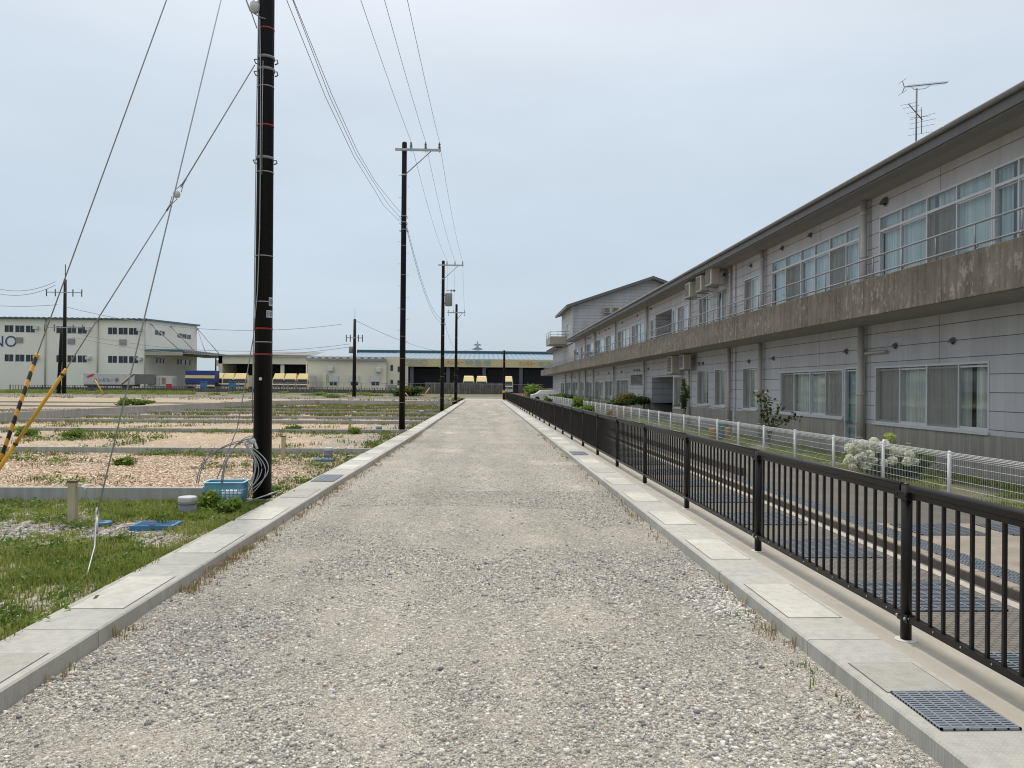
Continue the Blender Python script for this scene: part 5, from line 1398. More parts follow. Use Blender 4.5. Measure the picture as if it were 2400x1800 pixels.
# cream office
of = thing('cream_office', 'low cream office building with three small windows and gutter brackets', 'office'); YO = 150.0
x0, x1, z0, z1 = rect(722, 905, 843, 920, YO); om = lambda u, v, d: (u, YO - d, v); hs = []
for (a, b_) in ((1297, 1373), (1493, 1570), (1688, 1768)):
    r_ = rect(c2(a, 0)[0], c2(b_, 0)[0], c2(0, 782)[1], c2(0, 822)[1], YO); hs.append((r_[0], r_[1], r_[2], r_[3]))
w = MB(); wall_holes(w, om, x0, x1, GZ, z1, hs, .2); w.quad((x0, YO, GZ), (x0, YO + 12, GZ), (x0, YO + 12, z1), (x0, YO, z1)); w.quad((x0, YO, z1), (x1, YO, z1), (x1, YO + 12, z1), (x0, YO + 12, z1)); w.build('wall', 'cream', of)
for h in hs:
    f = MB(); mid = (h[0] + h[1]) / 2
    for xx in (h[0], mid - .05, h[1] - .1): f.box(xx, xx + .1, h[2], h[3], -.1, .02, mp=om)
    f.box(h[0], h[1], h[2], h[2] + .1, -.1, .03, mp=om); f.box(h[0] - .1, h[1] + .1, h[3], h[3] + 1.2, .01, .35, mp=om)
    wo = f.build('window', 'galv_light', of); gm = MB(); gm.quad(om(h[0], h[2], -.12), om(h[1], h[2], -.12), om(h[1], h[3], -.12), om(h[0], h[3], -.12)); gm.build('pane', 'glass_dark', wo)
m = MB(); m.box(x0 - .3, x1 + .1, YO - .7, YO - .01, z1 - .1, z1 + .25); xx = x0
zg = P(800, 838, y=YO).z
while xx < x1: m.box(xx, xx + .7, YO - .75, YO - .2, z1 + .251, zg + .2, 1); xx += 1.35
m.box(x0, x1, YO - .1, YO, z1, zg + .15, 0); m.build('gutter', ['fence_grey', 'galv_light'], of)
for (cx, cy) in ((1312, 663), (1762, 673)):
    q = P(*c2(cx, cy), y=YO); m = MB(); m.box(q.x - .5, q.x + .5, YO - 1, YO, q.z - .5, q.z + .5); m.build('vent_hood', 'galv_light', of, bevel=.15)
m = MB(); m.tube([(x0 - .2, YO - .3, GZ), (x0 - .2, YO - .3, z1)], .12, 8); q = P(*c2(1252, 790), y=YO); m.box(q.x - .35, q.x + .35, YO - .5, YO, q.z - 1.8, q.z + 1.6); m.build('drain_pipe', 'cream', of)

# blue-roofed loading warehouse
bw = thing('blue_roof_warehouse', 'wide loading warehouse with blue roof and yellow sign band', 'warehouse'); YS = 151.0
c3 = lambda cx, cy: (900 + cx * .20492, 700 + cy * .20492)
sx0 = P(955, 850, y=YS).x; sx1 = 45.0; sz0 = P(955, 859, y=YS).z; sz1 = P(955, 840, y=YS).z
m = MB(); m.box(sx0 - .5, sx1, YS - .3, YS, sz0, sz1); band = m.build('sign_band', 'sign_yellow', bw)
ox0 = P(904, 850, y=YS).x
m = MB(); m.box(ox0, sx0 - .5, YS - .2, YS + 20, GZ, P(930, 836, y=YS).z); m.build('wall', 'cream', bw)
m = MB()
for (a, b_, t_, bt) in ((1873, 1896, 626, 680), (1940, 1958, 640, 690), (1873, 1896, 766, 806), (1938, 1956, 770, 812)):
    r_ = rect(c2(a, 0)[0], c2(b_, 0)[0], c2(0, t_)[1], c2(0, bt)[1], YS); m.box(r_[0], r_[1], YS - .26, YS - .21, min(r_[2], r_[3]), max(r_[2], r_[3]))
m.build('window', 'glass_dark', bw)
rx0 = P(835, 840, y=YS).x; rr_ = P(900, 826.5, y=YS + 22).z; rxt = P(842, 826, y=YS + 22).x
m = MB(); m.add([(rx0 - 3, YS - .2, sz1 - .1), (sx1, YS - .2, sz1), (sx1 + 6, YS + 22, rr_), (rxt, YS + 22, rr_)], [(0, 1, 2, 3)], 0); m.box(rxt - .5, sx1 + 6, YS + 21.9, YS + 22.6, rr_ - .2, rr_ + .6, 1)
xx = rxt
while xx < sx1: m.box(xx, xx + .25, YS + 21.5, YS + 21.88, rr_ - .1, rr_ + .45, 1); xx += 1.0
m.build('roof', ['roof_blue', 'teal'], bw)
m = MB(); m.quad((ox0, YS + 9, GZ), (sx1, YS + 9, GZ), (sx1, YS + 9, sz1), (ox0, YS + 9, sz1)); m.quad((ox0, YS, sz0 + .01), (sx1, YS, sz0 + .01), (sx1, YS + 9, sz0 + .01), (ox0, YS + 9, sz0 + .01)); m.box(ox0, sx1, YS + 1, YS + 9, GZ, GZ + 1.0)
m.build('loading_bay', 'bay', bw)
for (a, b_) in ((345, 700), (760, 1115), (1180, 1560), (1600, 1980)):
    r_ = rect(c3(a, 0)[0], c3(b_, 0)[0], 862, 895, YS + 8.8); m = MB(); 
    for k in range(12): zz = 1.6 + 3.9 * k / 12; m.box(r_[0], r_[1], YS + 8.8 - .02 * (k % 2), YS + 8.95, zz, zz + .3)
    m.build('shutter', 'bay_door', bw)
for cx in (320, 735, 1145, 1565, 2000):
    xx = P(c3(cx, 0)[0], 880, y=YS + 1).x; m = MB(); m.box(xx - .35, xx + .35, YS + .3, YS + 1, GZ, sz0); m.build('column', 'bay_door', bw)
m = MB(); xx = P(953, 880, y=YS).x; m.box(xx - .3, xx + .3, YS - .4, YS + .3, GZ, sz0 - .001); m.build('column', 'pale_line', bw)
def sign(txt, p0, p1, mat, bold=0.0, Y=YS, off=.42, parent=bw):
    a = P(*p0, y=Y); b_ = P(*p1, y=Y); text_obj(txt, abs(a.z - b_.z), mat, 'lettering', parent, face_cam((a.x, Y - off, min(a.z, b_.z))), width=abs(b_.x - a.x), bold=bold)
sign('SEINO', c3(255, 762), c3(495, 695), 'sign_grey', .0)
sign('カンガルー', c3(722, 752), c3(910, 708), 'sign_red', .0)
sign('特急便', c3(930, 768), c3(1228, 702), 'sign_blue', .0)
sign('カンガルー', c3(1543, 765), c3(1740, 720), 'sign_red', .0)
sign('宅配便', c3(1758, 785), c3(2055, 722), 'sign_blue', .0)

# block wall
x0, x1, z0, z1 = rect(996, 1178, 896, 925, 131)
m = MB(); m.box(x0, x1, 131, 131.4, .4, z1); xx = x0
while xx < x1: m.box(xx, xx + .12, 130.93, 130.99, .4, z1 - .01); xx += 2.0
tag(m.build('yard_wall', 'block_wall'), 'grimy grey concrete wall before the loading bays', 'wall')

# ------------------------------------------------------------------ lorries
def lorry(px0, px1, ptop, pbot, Y, label, grp, tall=True):
    a = P(px0, ptop, y=Y); b_ = P(px1, pbot, y=Y); w_ = b_.x - a.x; cx = (a.x + b_.x) / 2; top = a.z
    t = thing('lorry', label, 'lorry', (cx, Y, GZ), 0, grp); h = top - GZ; s = w_ / 2
    c = MB(); zc = h - .95
    prof = [(-.0, .55), (-.12, 1.3), (.0, 1.45), (.22, zc), (1.9, zc), (1.9, .55)]
    n = len(prof); vs = [(-s, y, z) for y, z in prof] + [(s, y, z) for y, z in prof]
    c.add(vs, [tuple(range(n)), tuple(range(2 * n - 1, n - 1, -1))] + [(k, (k + 1) % n, n + (k + 1) % n, n + k) for k in range(n)], 0)
    cab = c.build('cab', 'truck_yellow', t, bevel=.05)
    d = MB(); vs = [(-s * .96, .25, zc), (s * .96, .25, zc), (s * .96, 1.9, zc), (-s * .96, 1.9, zc), (-s * .85, 1.15, h), (s * .85, 1.15, h), (s * .85, 1.9, h), (-s * .85, 1.9, h)]
    d.add(vs, [(0, 1, 5, 4), (1, 2, 6, 5), (4, 5, 6, 7), (2, 3, 7, 6), (3, 0, 4, 7)]); d.build('wind_deflector', 'truck_yellow', t, bevel=.06)
    g_ = MB(); g_.add([(-s * .88, -.02, 1.5), (s * .88, -.02, 1.5), (s * .86, .18, zc - .12), (-s * .86, .18, zc - .12)], [(0, 1, 2, 3)]); g_.build('windscreen', 'glass_dark', t)
    g_ = MB(); g_.box(-s * .9, s * .9, -.2, -.125, .95, 1.25); g_.build('grille', 'truck_blue', t)
    for sg in (-1, 1):
        q_ = MB(); q_.box(sg * s * .75 - .15, sg * s * .75 + .15, -.22, -.15, .68, .88); q_.build('headlight', 'galv_light', t)
        q_ = MB(); q_.box(sg * (s + .12) - .08, sg * (s + .12) + .08, .0, .1, 1.5, 2.1); q_.build('mirror', 'ink', t)
        q_ = MB(); q_.tube([(sg * (s - .28), .9, .45), (sg * (s - .02), .9, .45)], .45, 14); q_.build('wheel', 'rubber', t)
    bd = MB(); bd.box(-s * .98, s * .98, 2.1, 8, .9, h - .35); bd.build('cargo_box', 'truck_white', t)
    bm3 = MB(); bm3.box(-s, s, -.18, 0, .35, .62); bm3.build('bumper', 'pale_line', t)
    return t
GL = 'yellow cab lorries parked facing the camera'
ord_ = ('leftmost', 'second', 'third', 'fourth', 'fifth', 'rightmost')
for k, (a, b_) in enumerate(((220, 283), (283, 385), (388, 508), (758, 862), (866, 976), (985, 1088))):
    lorry(c2(a, 0)[0], c2(b_, 0)[0], c2(0, 700 + k)[1], 911, 141.0 + (3 if k == 0 else 0), ord_[k] + ' of six yellow lorries in the cream shed row', GL)
for k, (a, b_) in enumerate(((905, 1030), (1055, 1178), (1383, 1472))):
    lorry(c3(a, 0)[0], c3(b_, 0)[0], c3(0, 882 + 2 * k)[1], 920, 146.0, ('left', 'middle', 'right')[k] + ' yellow lorry at the dark loading bays', 'yellow lorries at the loading bays')
# blue container lorry and white trailer
def boxbody(name, label, cat, px0, px1, pt, pb, Y, L_, mat, wheels=True):
    a = P(px0, pt, y=Y); b_ = P(px1, pb, y=Y); t = thing(name, label, cat, ((a.x + b_.x) / 2, Y, GZ)); s = (b_.x - a.x) / 2
    m = MB(); m.box(-s, s, 0, L_, b_.z - GZ, a.z - GZ); m.build('container', mat, t, bevel=.04)
    if wheels:
        m = MB(); m.box(-s + .1, s - .1, .1, L_ - .1, b_.z - GZ - .3, b_.z - GZ - .01); m.build('chassis', 'ink', t)
        for f in (-.75, -.55, .6, .8):
            m = MB(); m.tube([(s * f, .0, .45), (s * f, .3, .45)], .45, 14); m.build('wheel', 'rubber', t)
    return t, s, a.z - GZ, b_.z - GZ
t, s, zt_, zb_ = boxbody('container_lorry', 'dark blue container lorry with yellow stripe under the awning', 'lorry', 434, 503, 868, 898, 140, 2.5, 'truck_blue')
m = MB(); m.box(-s, s, -.05, -.012, zb_ + (zt_ - zb_) * .38, zb_ + (zt_ - zb_) * .62); m.build('stripe', 'truck_yellow', t)
t, s, zt_, zb_ = boxbody('trailer', 'long white box trailer with diagonal yellow and blue stripes', 'trailer', 195, 315, 874.5, 902, 138, 2.5, 'truck_white')
def cz(cx, cy): return (180 + cx * .17179, 860 + cy * .17179)
def loc(cx, cy): q_ = P(*cz(cx, cy), y=138); return q_.x - t.location.x, q_.z - GZ
m = MB()
def poly(m, pts, mi, d=-.03): m.add([(loc(*p)[0], d, loc(*p)[1]) for p in pts], [tuple(range(len(pts)))[::-1]], mi)
poly(m, ((565, 238), (600, 238), (775, 95), (735, 95)), 0); poly(m, ((600, 238), (625, 238), (800, 95), (775, 95)), 1); m.build('stripe', ['truck_yellow', 'truck_blue'], t)
m = MB(); poly(m, ((150, 155), (140, 125), (200, 100), (250, 92), (215, 130), (170, 140)), 0); m.build('emblem', 'red_plastic', t)
a = loc(232, 205); b_ = loc(572, 152); text_obj('カンガルー便', abs(a[1] - b_[1]), 'logo_blue', 'lettering', t, face_cam((a[0], -.04, min(a[1], b_[1]))), width=b_[0] - a[0])
m = MB(); m.box(s * 1.001, s * 1.001 + 3.3, .3, 2.3, 1.2, zt_ - .1); m.build('tractor_box', 'roof_grey', t)
for k, (a, b_, lab) in enumerate(((346, 373, 'left white roll container standing below the awning'), (374, 402, 'right white roll container with a pink panel'))):
    t, s, zt_, zb_ = boxbody('white_container', lab, 'container', a, b_, 881, 906, 139, 2.3, 'truck_white', False)
    m = MB(); m.box(-s * .6, -s * .0, -.03, -.012, zb_ + .4, zt_ - .3); m.build('panel', 'pale_line' if k == 0 else 'pinkwall', t)
for k, (a, b_, pt, pb, mat, lab) in enumerate(((469, 481, 896, 911, 'blue_lid', 'left blue bin behind the far fence'), (536, 549, 896, 911, 'blue_lid', 'right blue bin behind the far fence'), (389, 397, 901, 912, 'red_plastic', 'small red bin before the white containers'), (951, 965, 906, 919, 'red_plastic', 'red bin behind the second black pole'))):
    A_ = P(a, pt, y=133); B_ = P(b_, pb, y=133); m = MB(); m.box(A_.x, B_.x, 133, 134, GZ, A_.z); m.box(A_.x - .05, B_.x + .05, 132.9, 134.1, A_.z + .003, A_.z + .1)
    tag(m.build('waste_bin', mat, bevel=.03), lab, 'bin', 'coloured bins behind the far fence')
A_ = P(909, 902, y=134); B_ = P(928, 915, y=134); m = MB(); m.box(A_.x, B_.x, 134, 136, GZ, A_.z); m.box(A_.x, B_.x, 133.96, 133.99, A_.z - .4, A_.z - .3); tag(m.build('cabinet', 'fence_grey', bevel=.04), 'grey metal cabinet at the corner of the cream office', 'cabinet')

# far fences
def far_fence(name, x0, x1, Y, z0, z1, pitch, mat, label, grp=None, rails=(1.0,), pw=.05, ppost=2.5):
    t = thing(name, label, 'fence', (0, Y, z0), 0, grp); h = z1 - z0
    m = MB(); x = x0
    while x < x1: m.box(x - pw / 2, x + pw / 2, 0, .04, .0, h); x += pitch
    m.build('bars', mat, t)
    m = MB()
    for r_ in rails: m.box(x0, x1, -.05, -.002, h * r_ - .05, h * r_); 
    m.build('rail', mat, t)
    x = x0; fp_ = None
    while x < x1:
        if fp_ is None: m = MB(); m.box(-.05, .05, -.12, -.055, -.4, h + .03); fp_ = m.build('post', mat, t); fp_.location = (x, 0, 0)
        else: q_ = fp_.copy(); COL.objects.link(q_); q_.parent = t; q_.location = (x, 0, 0)
        x += ppost
far_fence('picket_fence', -75, P(1170, 910, y=125).x, 125.0, .55, P(500, 906, y=125).z, .42, 'fence_dark', 'dark picket fence along the foot of the warehouse yard', rails=(1.0, .15), pw=.09)
far_fence('pipe_fence', -40, 10, 127.5, .55, P(600, 898, y=127.5).z + .2, .9, 'fence_grey', 'thin grey pipe fence above the dark pickets', rails=(1.0,), pw=.03, ppost=4)
m = MB()
x = -75
while x < 3: m.box(x, x + 1.99, 128.5, 128.7, .4, 1.2); x += 2
tag(m.build('yard_base_wall', 'block_wall'), 'low dirty base wall behind the dark picket fence', 'low wall')
# stay guards of distant poles
for k, (a, b_, lab) in enumerate((((222, 890), (243, 925), 'thin yellow stay guard left of the white trailer'), ((1007, 909), (992, 929), 'thin yellow stay guard right of the second black pole'), ((950, 921), (957, 929), 'short yellow stay guard at the second black pole'))):
    m = MB(); m.tube([P(*a, y=116), P(*b_, y=116)], .09, 6); tag(m.build('stay_guard', 'yellow_guard'), lab, 'stay guard', 'distant yellow stay guards')
# pylon
py_ = thing('transmission_pylon', 'hazy lattice transmission pylon above the blue roof', 'pylon', (0, 0, 0)); Yp = 620
cx = P(1119, 830, y=Yp).x; zt_ = P(1119, 800, y=Yp).z; zb_ = 0
m = MB(); 
for sg in (-1, 1): m.tube([(cx + sg * 6, Yp, zb_), (cx + sg * 1.6, Yp, zt_ * .75), (cx, Yp, zt_)], .35, 5)
for k in range(12):
    z = zt_ * k / 12; z2 = zt_ * (k + 1) / 12; wq = lambda q_: 6 - 4.4 * min(1, q_ / (zt_ * .75)) if q_ < zt_ * .75 else 1.6 * (1 - (q_ / zt_ - .75) / .25)
    m.tube([(cx - wq(z), Yp, z), (cx + wq(z2), Yp, z2)], .2, 4); m.tube([(cx + wq(z), Yp, z), (cx - wq(z2), Yp, z2)], .2, 4)
m.build('tower', 'pylon', py_)
m = MB()
for (py2, wpx) in ((809, 9), (817, 8), (819, 12)):
    z = P(1119, py2, y=Yp).z; w_ = wpx * Yp / F; m.tube([(cx - w_, Yp, z), (cx, Yp, z + 1.2), (cx + w_, Yp, z)], .4, 5); m.tube([(cx - w_, Yp, z), (cx + w_, Yp, z)], .3, 5)
m.build('crossarm', 'pylon', py_)

# things at the far right end
def barrier(px, lab):
    q_ = P(px, 925, y=104); t = thing('traffic_barrier', lab, 'barrier', (q_.x, 104, .1), 0, 'orange barriers at the far road end')
    m = MB(); m.box(-.3, .3, -.06, .06, .62, .85); m.build('board', 'orange', t)
    m = MB()
    for s_ in (-1, 1): m.tube([(s_ * .25, -.2, 0), (s_ * .25, -.02, .62)], .02, 5); m.tube([(s_ * .25, .2, 0), (s_ * .25, .02, .62)], .02, 5)
    m.build('frame', 'galv', t)
barrier(1218, 'left orange barrier beyond the black railing'); barrier(1230, 'right orange barrier beyond the black railing')
q_ = P(1280, 925, y=100)
car = thing('parked_car', 'white parked car roof showing behind the far white fence', 'car', (q_.x, 98, .1), PI / 2 * 0)
prof = [(-2.1, .35), (-2.15, .8), (-1.5, .95), (-.9, 1.38), (.9, 1.42), (1.6, .98), (2.1, .85), (2.15, .35)]
m = MB(); n = len(prof); vs = [(x, -.8 + (.12 if z > 1.2 else 0), z) for x, z in prof] + [(x, .8 - (.12 if z > 1.2 else 0), z) for x, z in prof]
m.add(vs, [tuple(range(n)), tuple(range(2 * n - 1, n - 1, -1))] + [(k, n + k, n + (k + 1) % n, (k + 1) % n) for k in range(n)]); m.build('body', 'white_paint', car, bevel=.05)
m = MB(); m.add([(-1.3, -.79, .97), (1.35, -.79, .97), (.82, -.69, 1.34), (-.85, -.69, 1.32)], [(0, 1, 2, 3)]); m.build('side_window', 'glass_dark', car)
for x in (-1.35, 1.35):
    m = MB(); m.tube([(x, -.84, .3), (x, -.6, .3)], .3, 16); m.build('wheel', 'rubber', car)
m = MB(); x = 5.0
A_ = P(1228, 905, y=126); B_ = P(1302, 915, y=126); m.box(A_.x, B_.x, 126, 126.3, .5, A_.z - .3); tag(m.build('pink_wall', 'pinkwall'), 'low reddish wall behind the orange barriers', 'wall')

# ------------------------------------------------------------------ vegetation
def leaves_np(centers, size, n_each=1, seed=0, flat=0.0, aspect=1.8):
    r_ = np.random.default_rng(seed); c = np.asarray(centers); n = len(c)
    sz = size * (.6 + .8 * r_.random(n))
    a = r_.normal(size=(n, 3)); a[:, 2] *= (1 - flat); a /= np.linalg.norm(a, axis=1)[:, None]
    b_ = r_.normal(size=(n, 3)); b_ -= (b_ * a).sum(1)[:, None] * a; b_ /= np.linalg.norm(b_, axis=1)[:, None]
    u = a * sz[:, None] * aspect / 2; v = b_ * sz[:, None] / 2
    vs = np.stack([c - u, c + v * 1.0, c + u, c - v], 1).reshape(-1, 3)
    f = np.arange(4 * n).reshape(n, 4); return vs, f
def crown(cx, cy, cz_, rx, ry, rz, n, size, name, mat, parent, seed, clumps=9):
    r_ = np.random.default_rng(seed); cl = r_.normal(size=(clumps, 3)); cl /= np.linalg.norm(cl, axis=1)[:, None]; cl *= (r_.random((clumps, 1)) ** .4) * .75
    k = r_.integers(0, clumps, n); p = cl[k] + r_.normal(size=(n, 3)) * .22; p[:, 2] = np.maximum(p[:, 2], -.85)
    P_ = p * np.array([rx, ry, rz]) + np.array([cx, cy, cz_])
    vs, f = leaves_np(P_, size, seed=seed)
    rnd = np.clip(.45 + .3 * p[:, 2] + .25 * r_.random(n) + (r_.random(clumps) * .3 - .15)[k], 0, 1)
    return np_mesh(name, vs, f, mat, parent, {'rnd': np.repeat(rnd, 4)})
def shrub(px, py, X, w_, h, label, mat='bushdark', n=900, size=.06, seed=1, stem=True, name='garden_shrub', zb=.1, Y=None, lift=.5, grp=None):
    q_ = P(px, py, x=X) if Y is None else P(px, py, y=Y); t = thing(name, label, 'shrub', (q_.x, q_.y, zb), 0, grp)
    crown(0, 0, h * (1 - (1 - lift) * .5) if stem else h * .5, w_ / 2, w_ / 2, h * .5 * (lift if stem else 1), n, size, 'foliage', mat, t, seed)
    m = MB(); random.seed(seed)
    for k in range(5):
        a = random.random() * 6.28; m.tube([(.02 * math.cos(a), .02 * math.sin(a), 0), (w_ * .12 * math.cos(a), w_ * .12 * math.sin(a), h * .35), (w_ * .3 * math.cos(a), w_ * .3 * math.sin(a), h * .75)], [.018, .013, .006], 5)
    m.build('stem', 'bark', t); return t
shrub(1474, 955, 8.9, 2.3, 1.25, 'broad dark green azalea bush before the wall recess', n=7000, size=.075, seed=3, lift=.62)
shrub(1603, 960, 9.0, .5, 1.55, 'slim upright evergreen shrub beside the recess corner', n=700, size=.06, seed=4, lift=.9)
shrub(1365, 930, 8.8, 1.8, .7, 'yellow green bush far along the white fence', mat='weed', n=1500, size=.12, seed=5, stem=False)
shrub(1320, 922, 9.0, 3.5, 1.0, 'row of low bushes near the far building end', mat='weed', n=2500, size=.16, seed=6, stem=False)
shrub(1287, 935, 6.6, 1.3, .8, 'small round bush on the footpath edge', n=900, size=.11, seed=7, stem=False)
shrub(1357, 945, 7.0, 1.1, 1.2, 'upright green weeds by the white fence', mat='weed', n=700, size=.12, seed=8, stem=False)
shrub(1376, 962, 6.9, 2.2, .6, 'spreading green weeds at the white fence foot', mat='weed', n=1300, size=.1, seed=9, stem=False)
shrub(1455, 985, 7.9, 1.8, .7, 'yellowish ornamental grass clump behind the white fence', mat='drygrass', n=1800, size=.1, seed=10, stem=False)
shrub(955, 925, 0, 5, 1.6, 'dark weeds left of the second pole by the far fence', n=1500, size=.3, seed=12, stem=False, Y=122, zb=.3)
shrub(1250, 925, 0, 4, 2.2, 'light green tall weeds beyond the orange barriers', mat='weed', n=1800, size=.28, seed=13, stem=False, Y=112, zb=.1)

# hydrangea with white flower heads
q_ = P(2062, 1141, x=7.95); hy = thing('hydrangea', 'hydrangea bush full of round white flower heads behind the white fence', 'hydrangea', (q_.x, q_.y, .1))
hx = P(2066, 1080, y=q_.y).x - q_.x
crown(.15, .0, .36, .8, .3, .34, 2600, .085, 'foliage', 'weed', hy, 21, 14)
m = MB()
for k in range(9):
    a = random.random() * 6.28; m.tube([(0, 0, 0), (.5 * math.cos(a), .25 * math.sin(a), .55)], [.012, .006], 5)
m.build('stem', 'bark', hy)
fl = [(1082, 1022, .13), (1130, 1010, .17), (1170, 1000, .13), (1240, 985, .12), (1310, 1000, .12), (1365, 1045, .13), (1425, 1055, .13), (1470, 1065, .12), (1080, 1090, .10), (1108, 1110, .09), (1135, 1093, .11), (1165, 1075, .10), (1205, 1075, .14), (1228, 1107, .13), (1190, 1135, .12), (1175, 1030, .13), (1215, 1035, .11), (1255, 1025, .12), (1305, 1120, .08), (1360, 1105, .12), (1455, 1110, .12), (1100, 1145, .08), (1070, 1110, .09), (1390, 1060, .10), (1285, 1010, .1), (1150, 1045, .1), (1510, 1115, .08)]
for k, (cx_, cy_, r0_) in enumerate(fl):
    dy = (-.5 if cy_ > 1060 else -.3) + .1 * random.random()
    w_ = P(1600 + cx_ * .3617, 680 + cy_ * .3617, y=q_.y + dy); c = np.array([w_.x - q_.x, dy, w_.z - .1]); r0_ *= .72
    r_ = np.random.default_rng(k); n = 110; d_ = r_.normal(size=(n, 3)); d_ /= np.linalg.norm(d_, axis=1)[:, None]
    vs, f = leaves_np(c + d_ * r0_ * (.82 + .18 * r_.random((n, 1))), .055, seed=k, aspect=1.0)
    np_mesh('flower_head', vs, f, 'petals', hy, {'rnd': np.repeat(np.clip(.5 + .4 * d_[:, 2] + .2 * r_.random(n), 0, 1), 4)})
w_ = P(1600 + 1340 * .3617, 680 + 948 * .3617, y=q_.y); c = np.array([w_.x - q_.x, 0, w_.z - .1]); r_ = np.random.default_rng(99); n = 120; d_ = r_.normal(size=(n, 3)); d_ /= np.linalg.norm(d_, axis=1)[:, None]
vs, f = leaves_np(c + d_ * np.array([.1, .1, .06]), .05, seed=99, aspect=1.0); o = np_mesh('flower_head', vs, f, 'petals_green', hy, {'rnd': np.repeat(r_.random(n), 4)}); o['label'] = 'single yellow green flower head standing above the rest'
m = MB(); m.tube([(c[0], 0, c[2]), (c[0] + .02, 0, c[2] - .3)], .012, 5); m.build('stem', 'bark', hy)

# climbing rose
q_ = P(1808, 1040, x=8.6); rs = thing('rose_bush', 'tall thin climbing rose with a few white blooms before the windows', 'rose bush', (q_.x, q_.y, .1))
def rp_(cx_, cy_, dy=0): w__ = P(1600 + cx_ * .3617, 680 + cy_ * .3617, y=q_.y + dy); return Vector((w__.x - q_.x, dy, w__.z - .1))
br = [[(560, 1000), (565, 880), (550, 800), (545, 700), (540, 670)], [(560, 950), (520, 800), (500, 700), (480, 660)], [(562, 930), (600, 820), (640, 730)], [(562, 930), (640, 850), (700, 832), (745, 838)], [(560, 900), (540, 760), (570, 700)]]
m = MB(); pts_ = []
for b__ in br:
    ps = [rp_(*p) for p in b__]; m.tube(ps, [.014 - .002 * min(k, 4) for k in range(len(ps))], 5)
    for u, v in zip(ps, ps[1:]):
        for k in range(15): pts_.append(np.array(u.lerp(v, random.random())) + rng.normal(size=3) * .07)
m.build('stem', 'bark', rs)
vs, f = leaves_np(np.array(pts_), .075, seed=31); np_mesh('foliage', vs, f, 'bushdark', rs, {'rnd': np.repeat(rng.random(len(pts_)), 4)})
for k, (cx_, cy_) in enumerate(((478, 655), (540, 668), (548, 682), (490, 668))):
    c = np.array(rp_(cx_, cy_, -.05)); d_ = rng.normal(size=(40, 3)); d_ /= np.linalg.norm(d_, axis=1)[:, None]
    vs, f = leaves_np(c + d_ * .035, .05, seed=k, aspect=1.0); np_mesh('bloom', vs, f, 'petals_rose', rs, {'rnd': np.repeat(rng.random(40), 4)})
# toys behind the fence
for k, (px, py, mat, w_, h_, lab) in enumerate(((1675, 1045, 'orange', .4, .38, 'orange plastic tub behind the white fence'), (1692, 1030, 'teal_plastic', .45, .62, 'tall teal plastic tub behind the white fence'), (1705, 1045, 'orange', .2, .45, 'narrow orange plastic bucket beside the teal tub'))):
    q_ = P(px, 1040, x=8.1 + .1 * k); m = MB(); m.tube([(q_.x, q_.y, .1), (q_.x, q_.y, .1 + h_ * .9), (q_.x, q_.y, .1 + h_)], [w_ * .38, w_ * .5, w_ * .53], 18); m.tube([(q_.x, q_.y, .1 + h_ + .001), (q_.x, q_.y, .12 + h_)], w_ * .45, 18)
    tag(m.build('plastic_tub', mat), lab, 'tub', 'plastic tubs behind the white fence')

# ---- grass
def blades(name, pts, hgt, seed, mat, label, w0=.006, per=7, spread=.05, cat='grass'):
    r_ = np.random.default_rng(seed); n = len(pts) * per
    base = np.repeat(pts, per, 0) + np.c_[r_.normal(size=(n, 2)) * spread, np.zeros(n)]
    h = np.repeat(hgt, per) * (.45 + .75 * r_.random(n)); az = r_.random(n) * 2 * PI; lean = .15 + .75 * r_.random(n) ** 1.5
    dx = np.stack([np.cos(az), np.sin(az), np.zeros(n)], 1); sx = np.stack([-np.sin(az), np.cos(az), np.zeros(n)], 1)
    w = (w0 * (.7 + .7 * r_.random(n)))[:, None]
    up = np.array([0, 0, 1.])
    p0 = base - up * .01; p1 = base + dx * (lean * h * .35)[:, None] + up * (h * .6)[:, None]; p2 = base + dx * (lean * h)[:, None] + up * (h * (1 - .25 * lean))[:, None]
    v = np.stack([p0 - sx * w, p0 + sx * w, p1 + sx * w * .8, p1 - sx * w * .8, p2 + sx * w * .1, p2 - sx * w * .1], 1).reshape(-1, 3)
    k = np.arange(n)[:, None] * 6; f = np.concatenate([k + np.array([0, 1, 2, 3]), k + np.array([3, 2, 4, 5])], 0)
    tone = np.repeat(r_.random(len(pts)), per) * .35 + r_.random(n) * .35 + fbm(base[:, 0], base[:, 1], .7, 77) * .5 - .12
    o = np_mesh(name, v, f, mat, None, {'rnd': np.repeat(np.clip(tone, 0, 1), 6)})
    return tag(o, label, cat, kind='stuff')
def sample(x0, x1, y0, y1, n, maskfn, seed, keep=1.0):
    r_ = np.random.default_rng(seed); x = x0 + (x1 - x0) * r_.random(n); y = y0 + (y1 - y0) * r_.random(n)
    mk = maskfn(x, y); ok = r_.random(n) < mk * keep
    ko = np.interp(y, [-6, 5, 12, 20, 32, 60, 87, 110], [-3.29, -3.25, -3.19, -3.09, -2.93, -2.8, -2.71, -2.68]) - .02
    ok &= x < ko
    x, y, mk = x[ok], y[ok], mk[ok]; return np.stack([x, y, lot_z(x, y, True) - .33 * np.clip((y - 100) / 12, 0, 1)], 1), mk
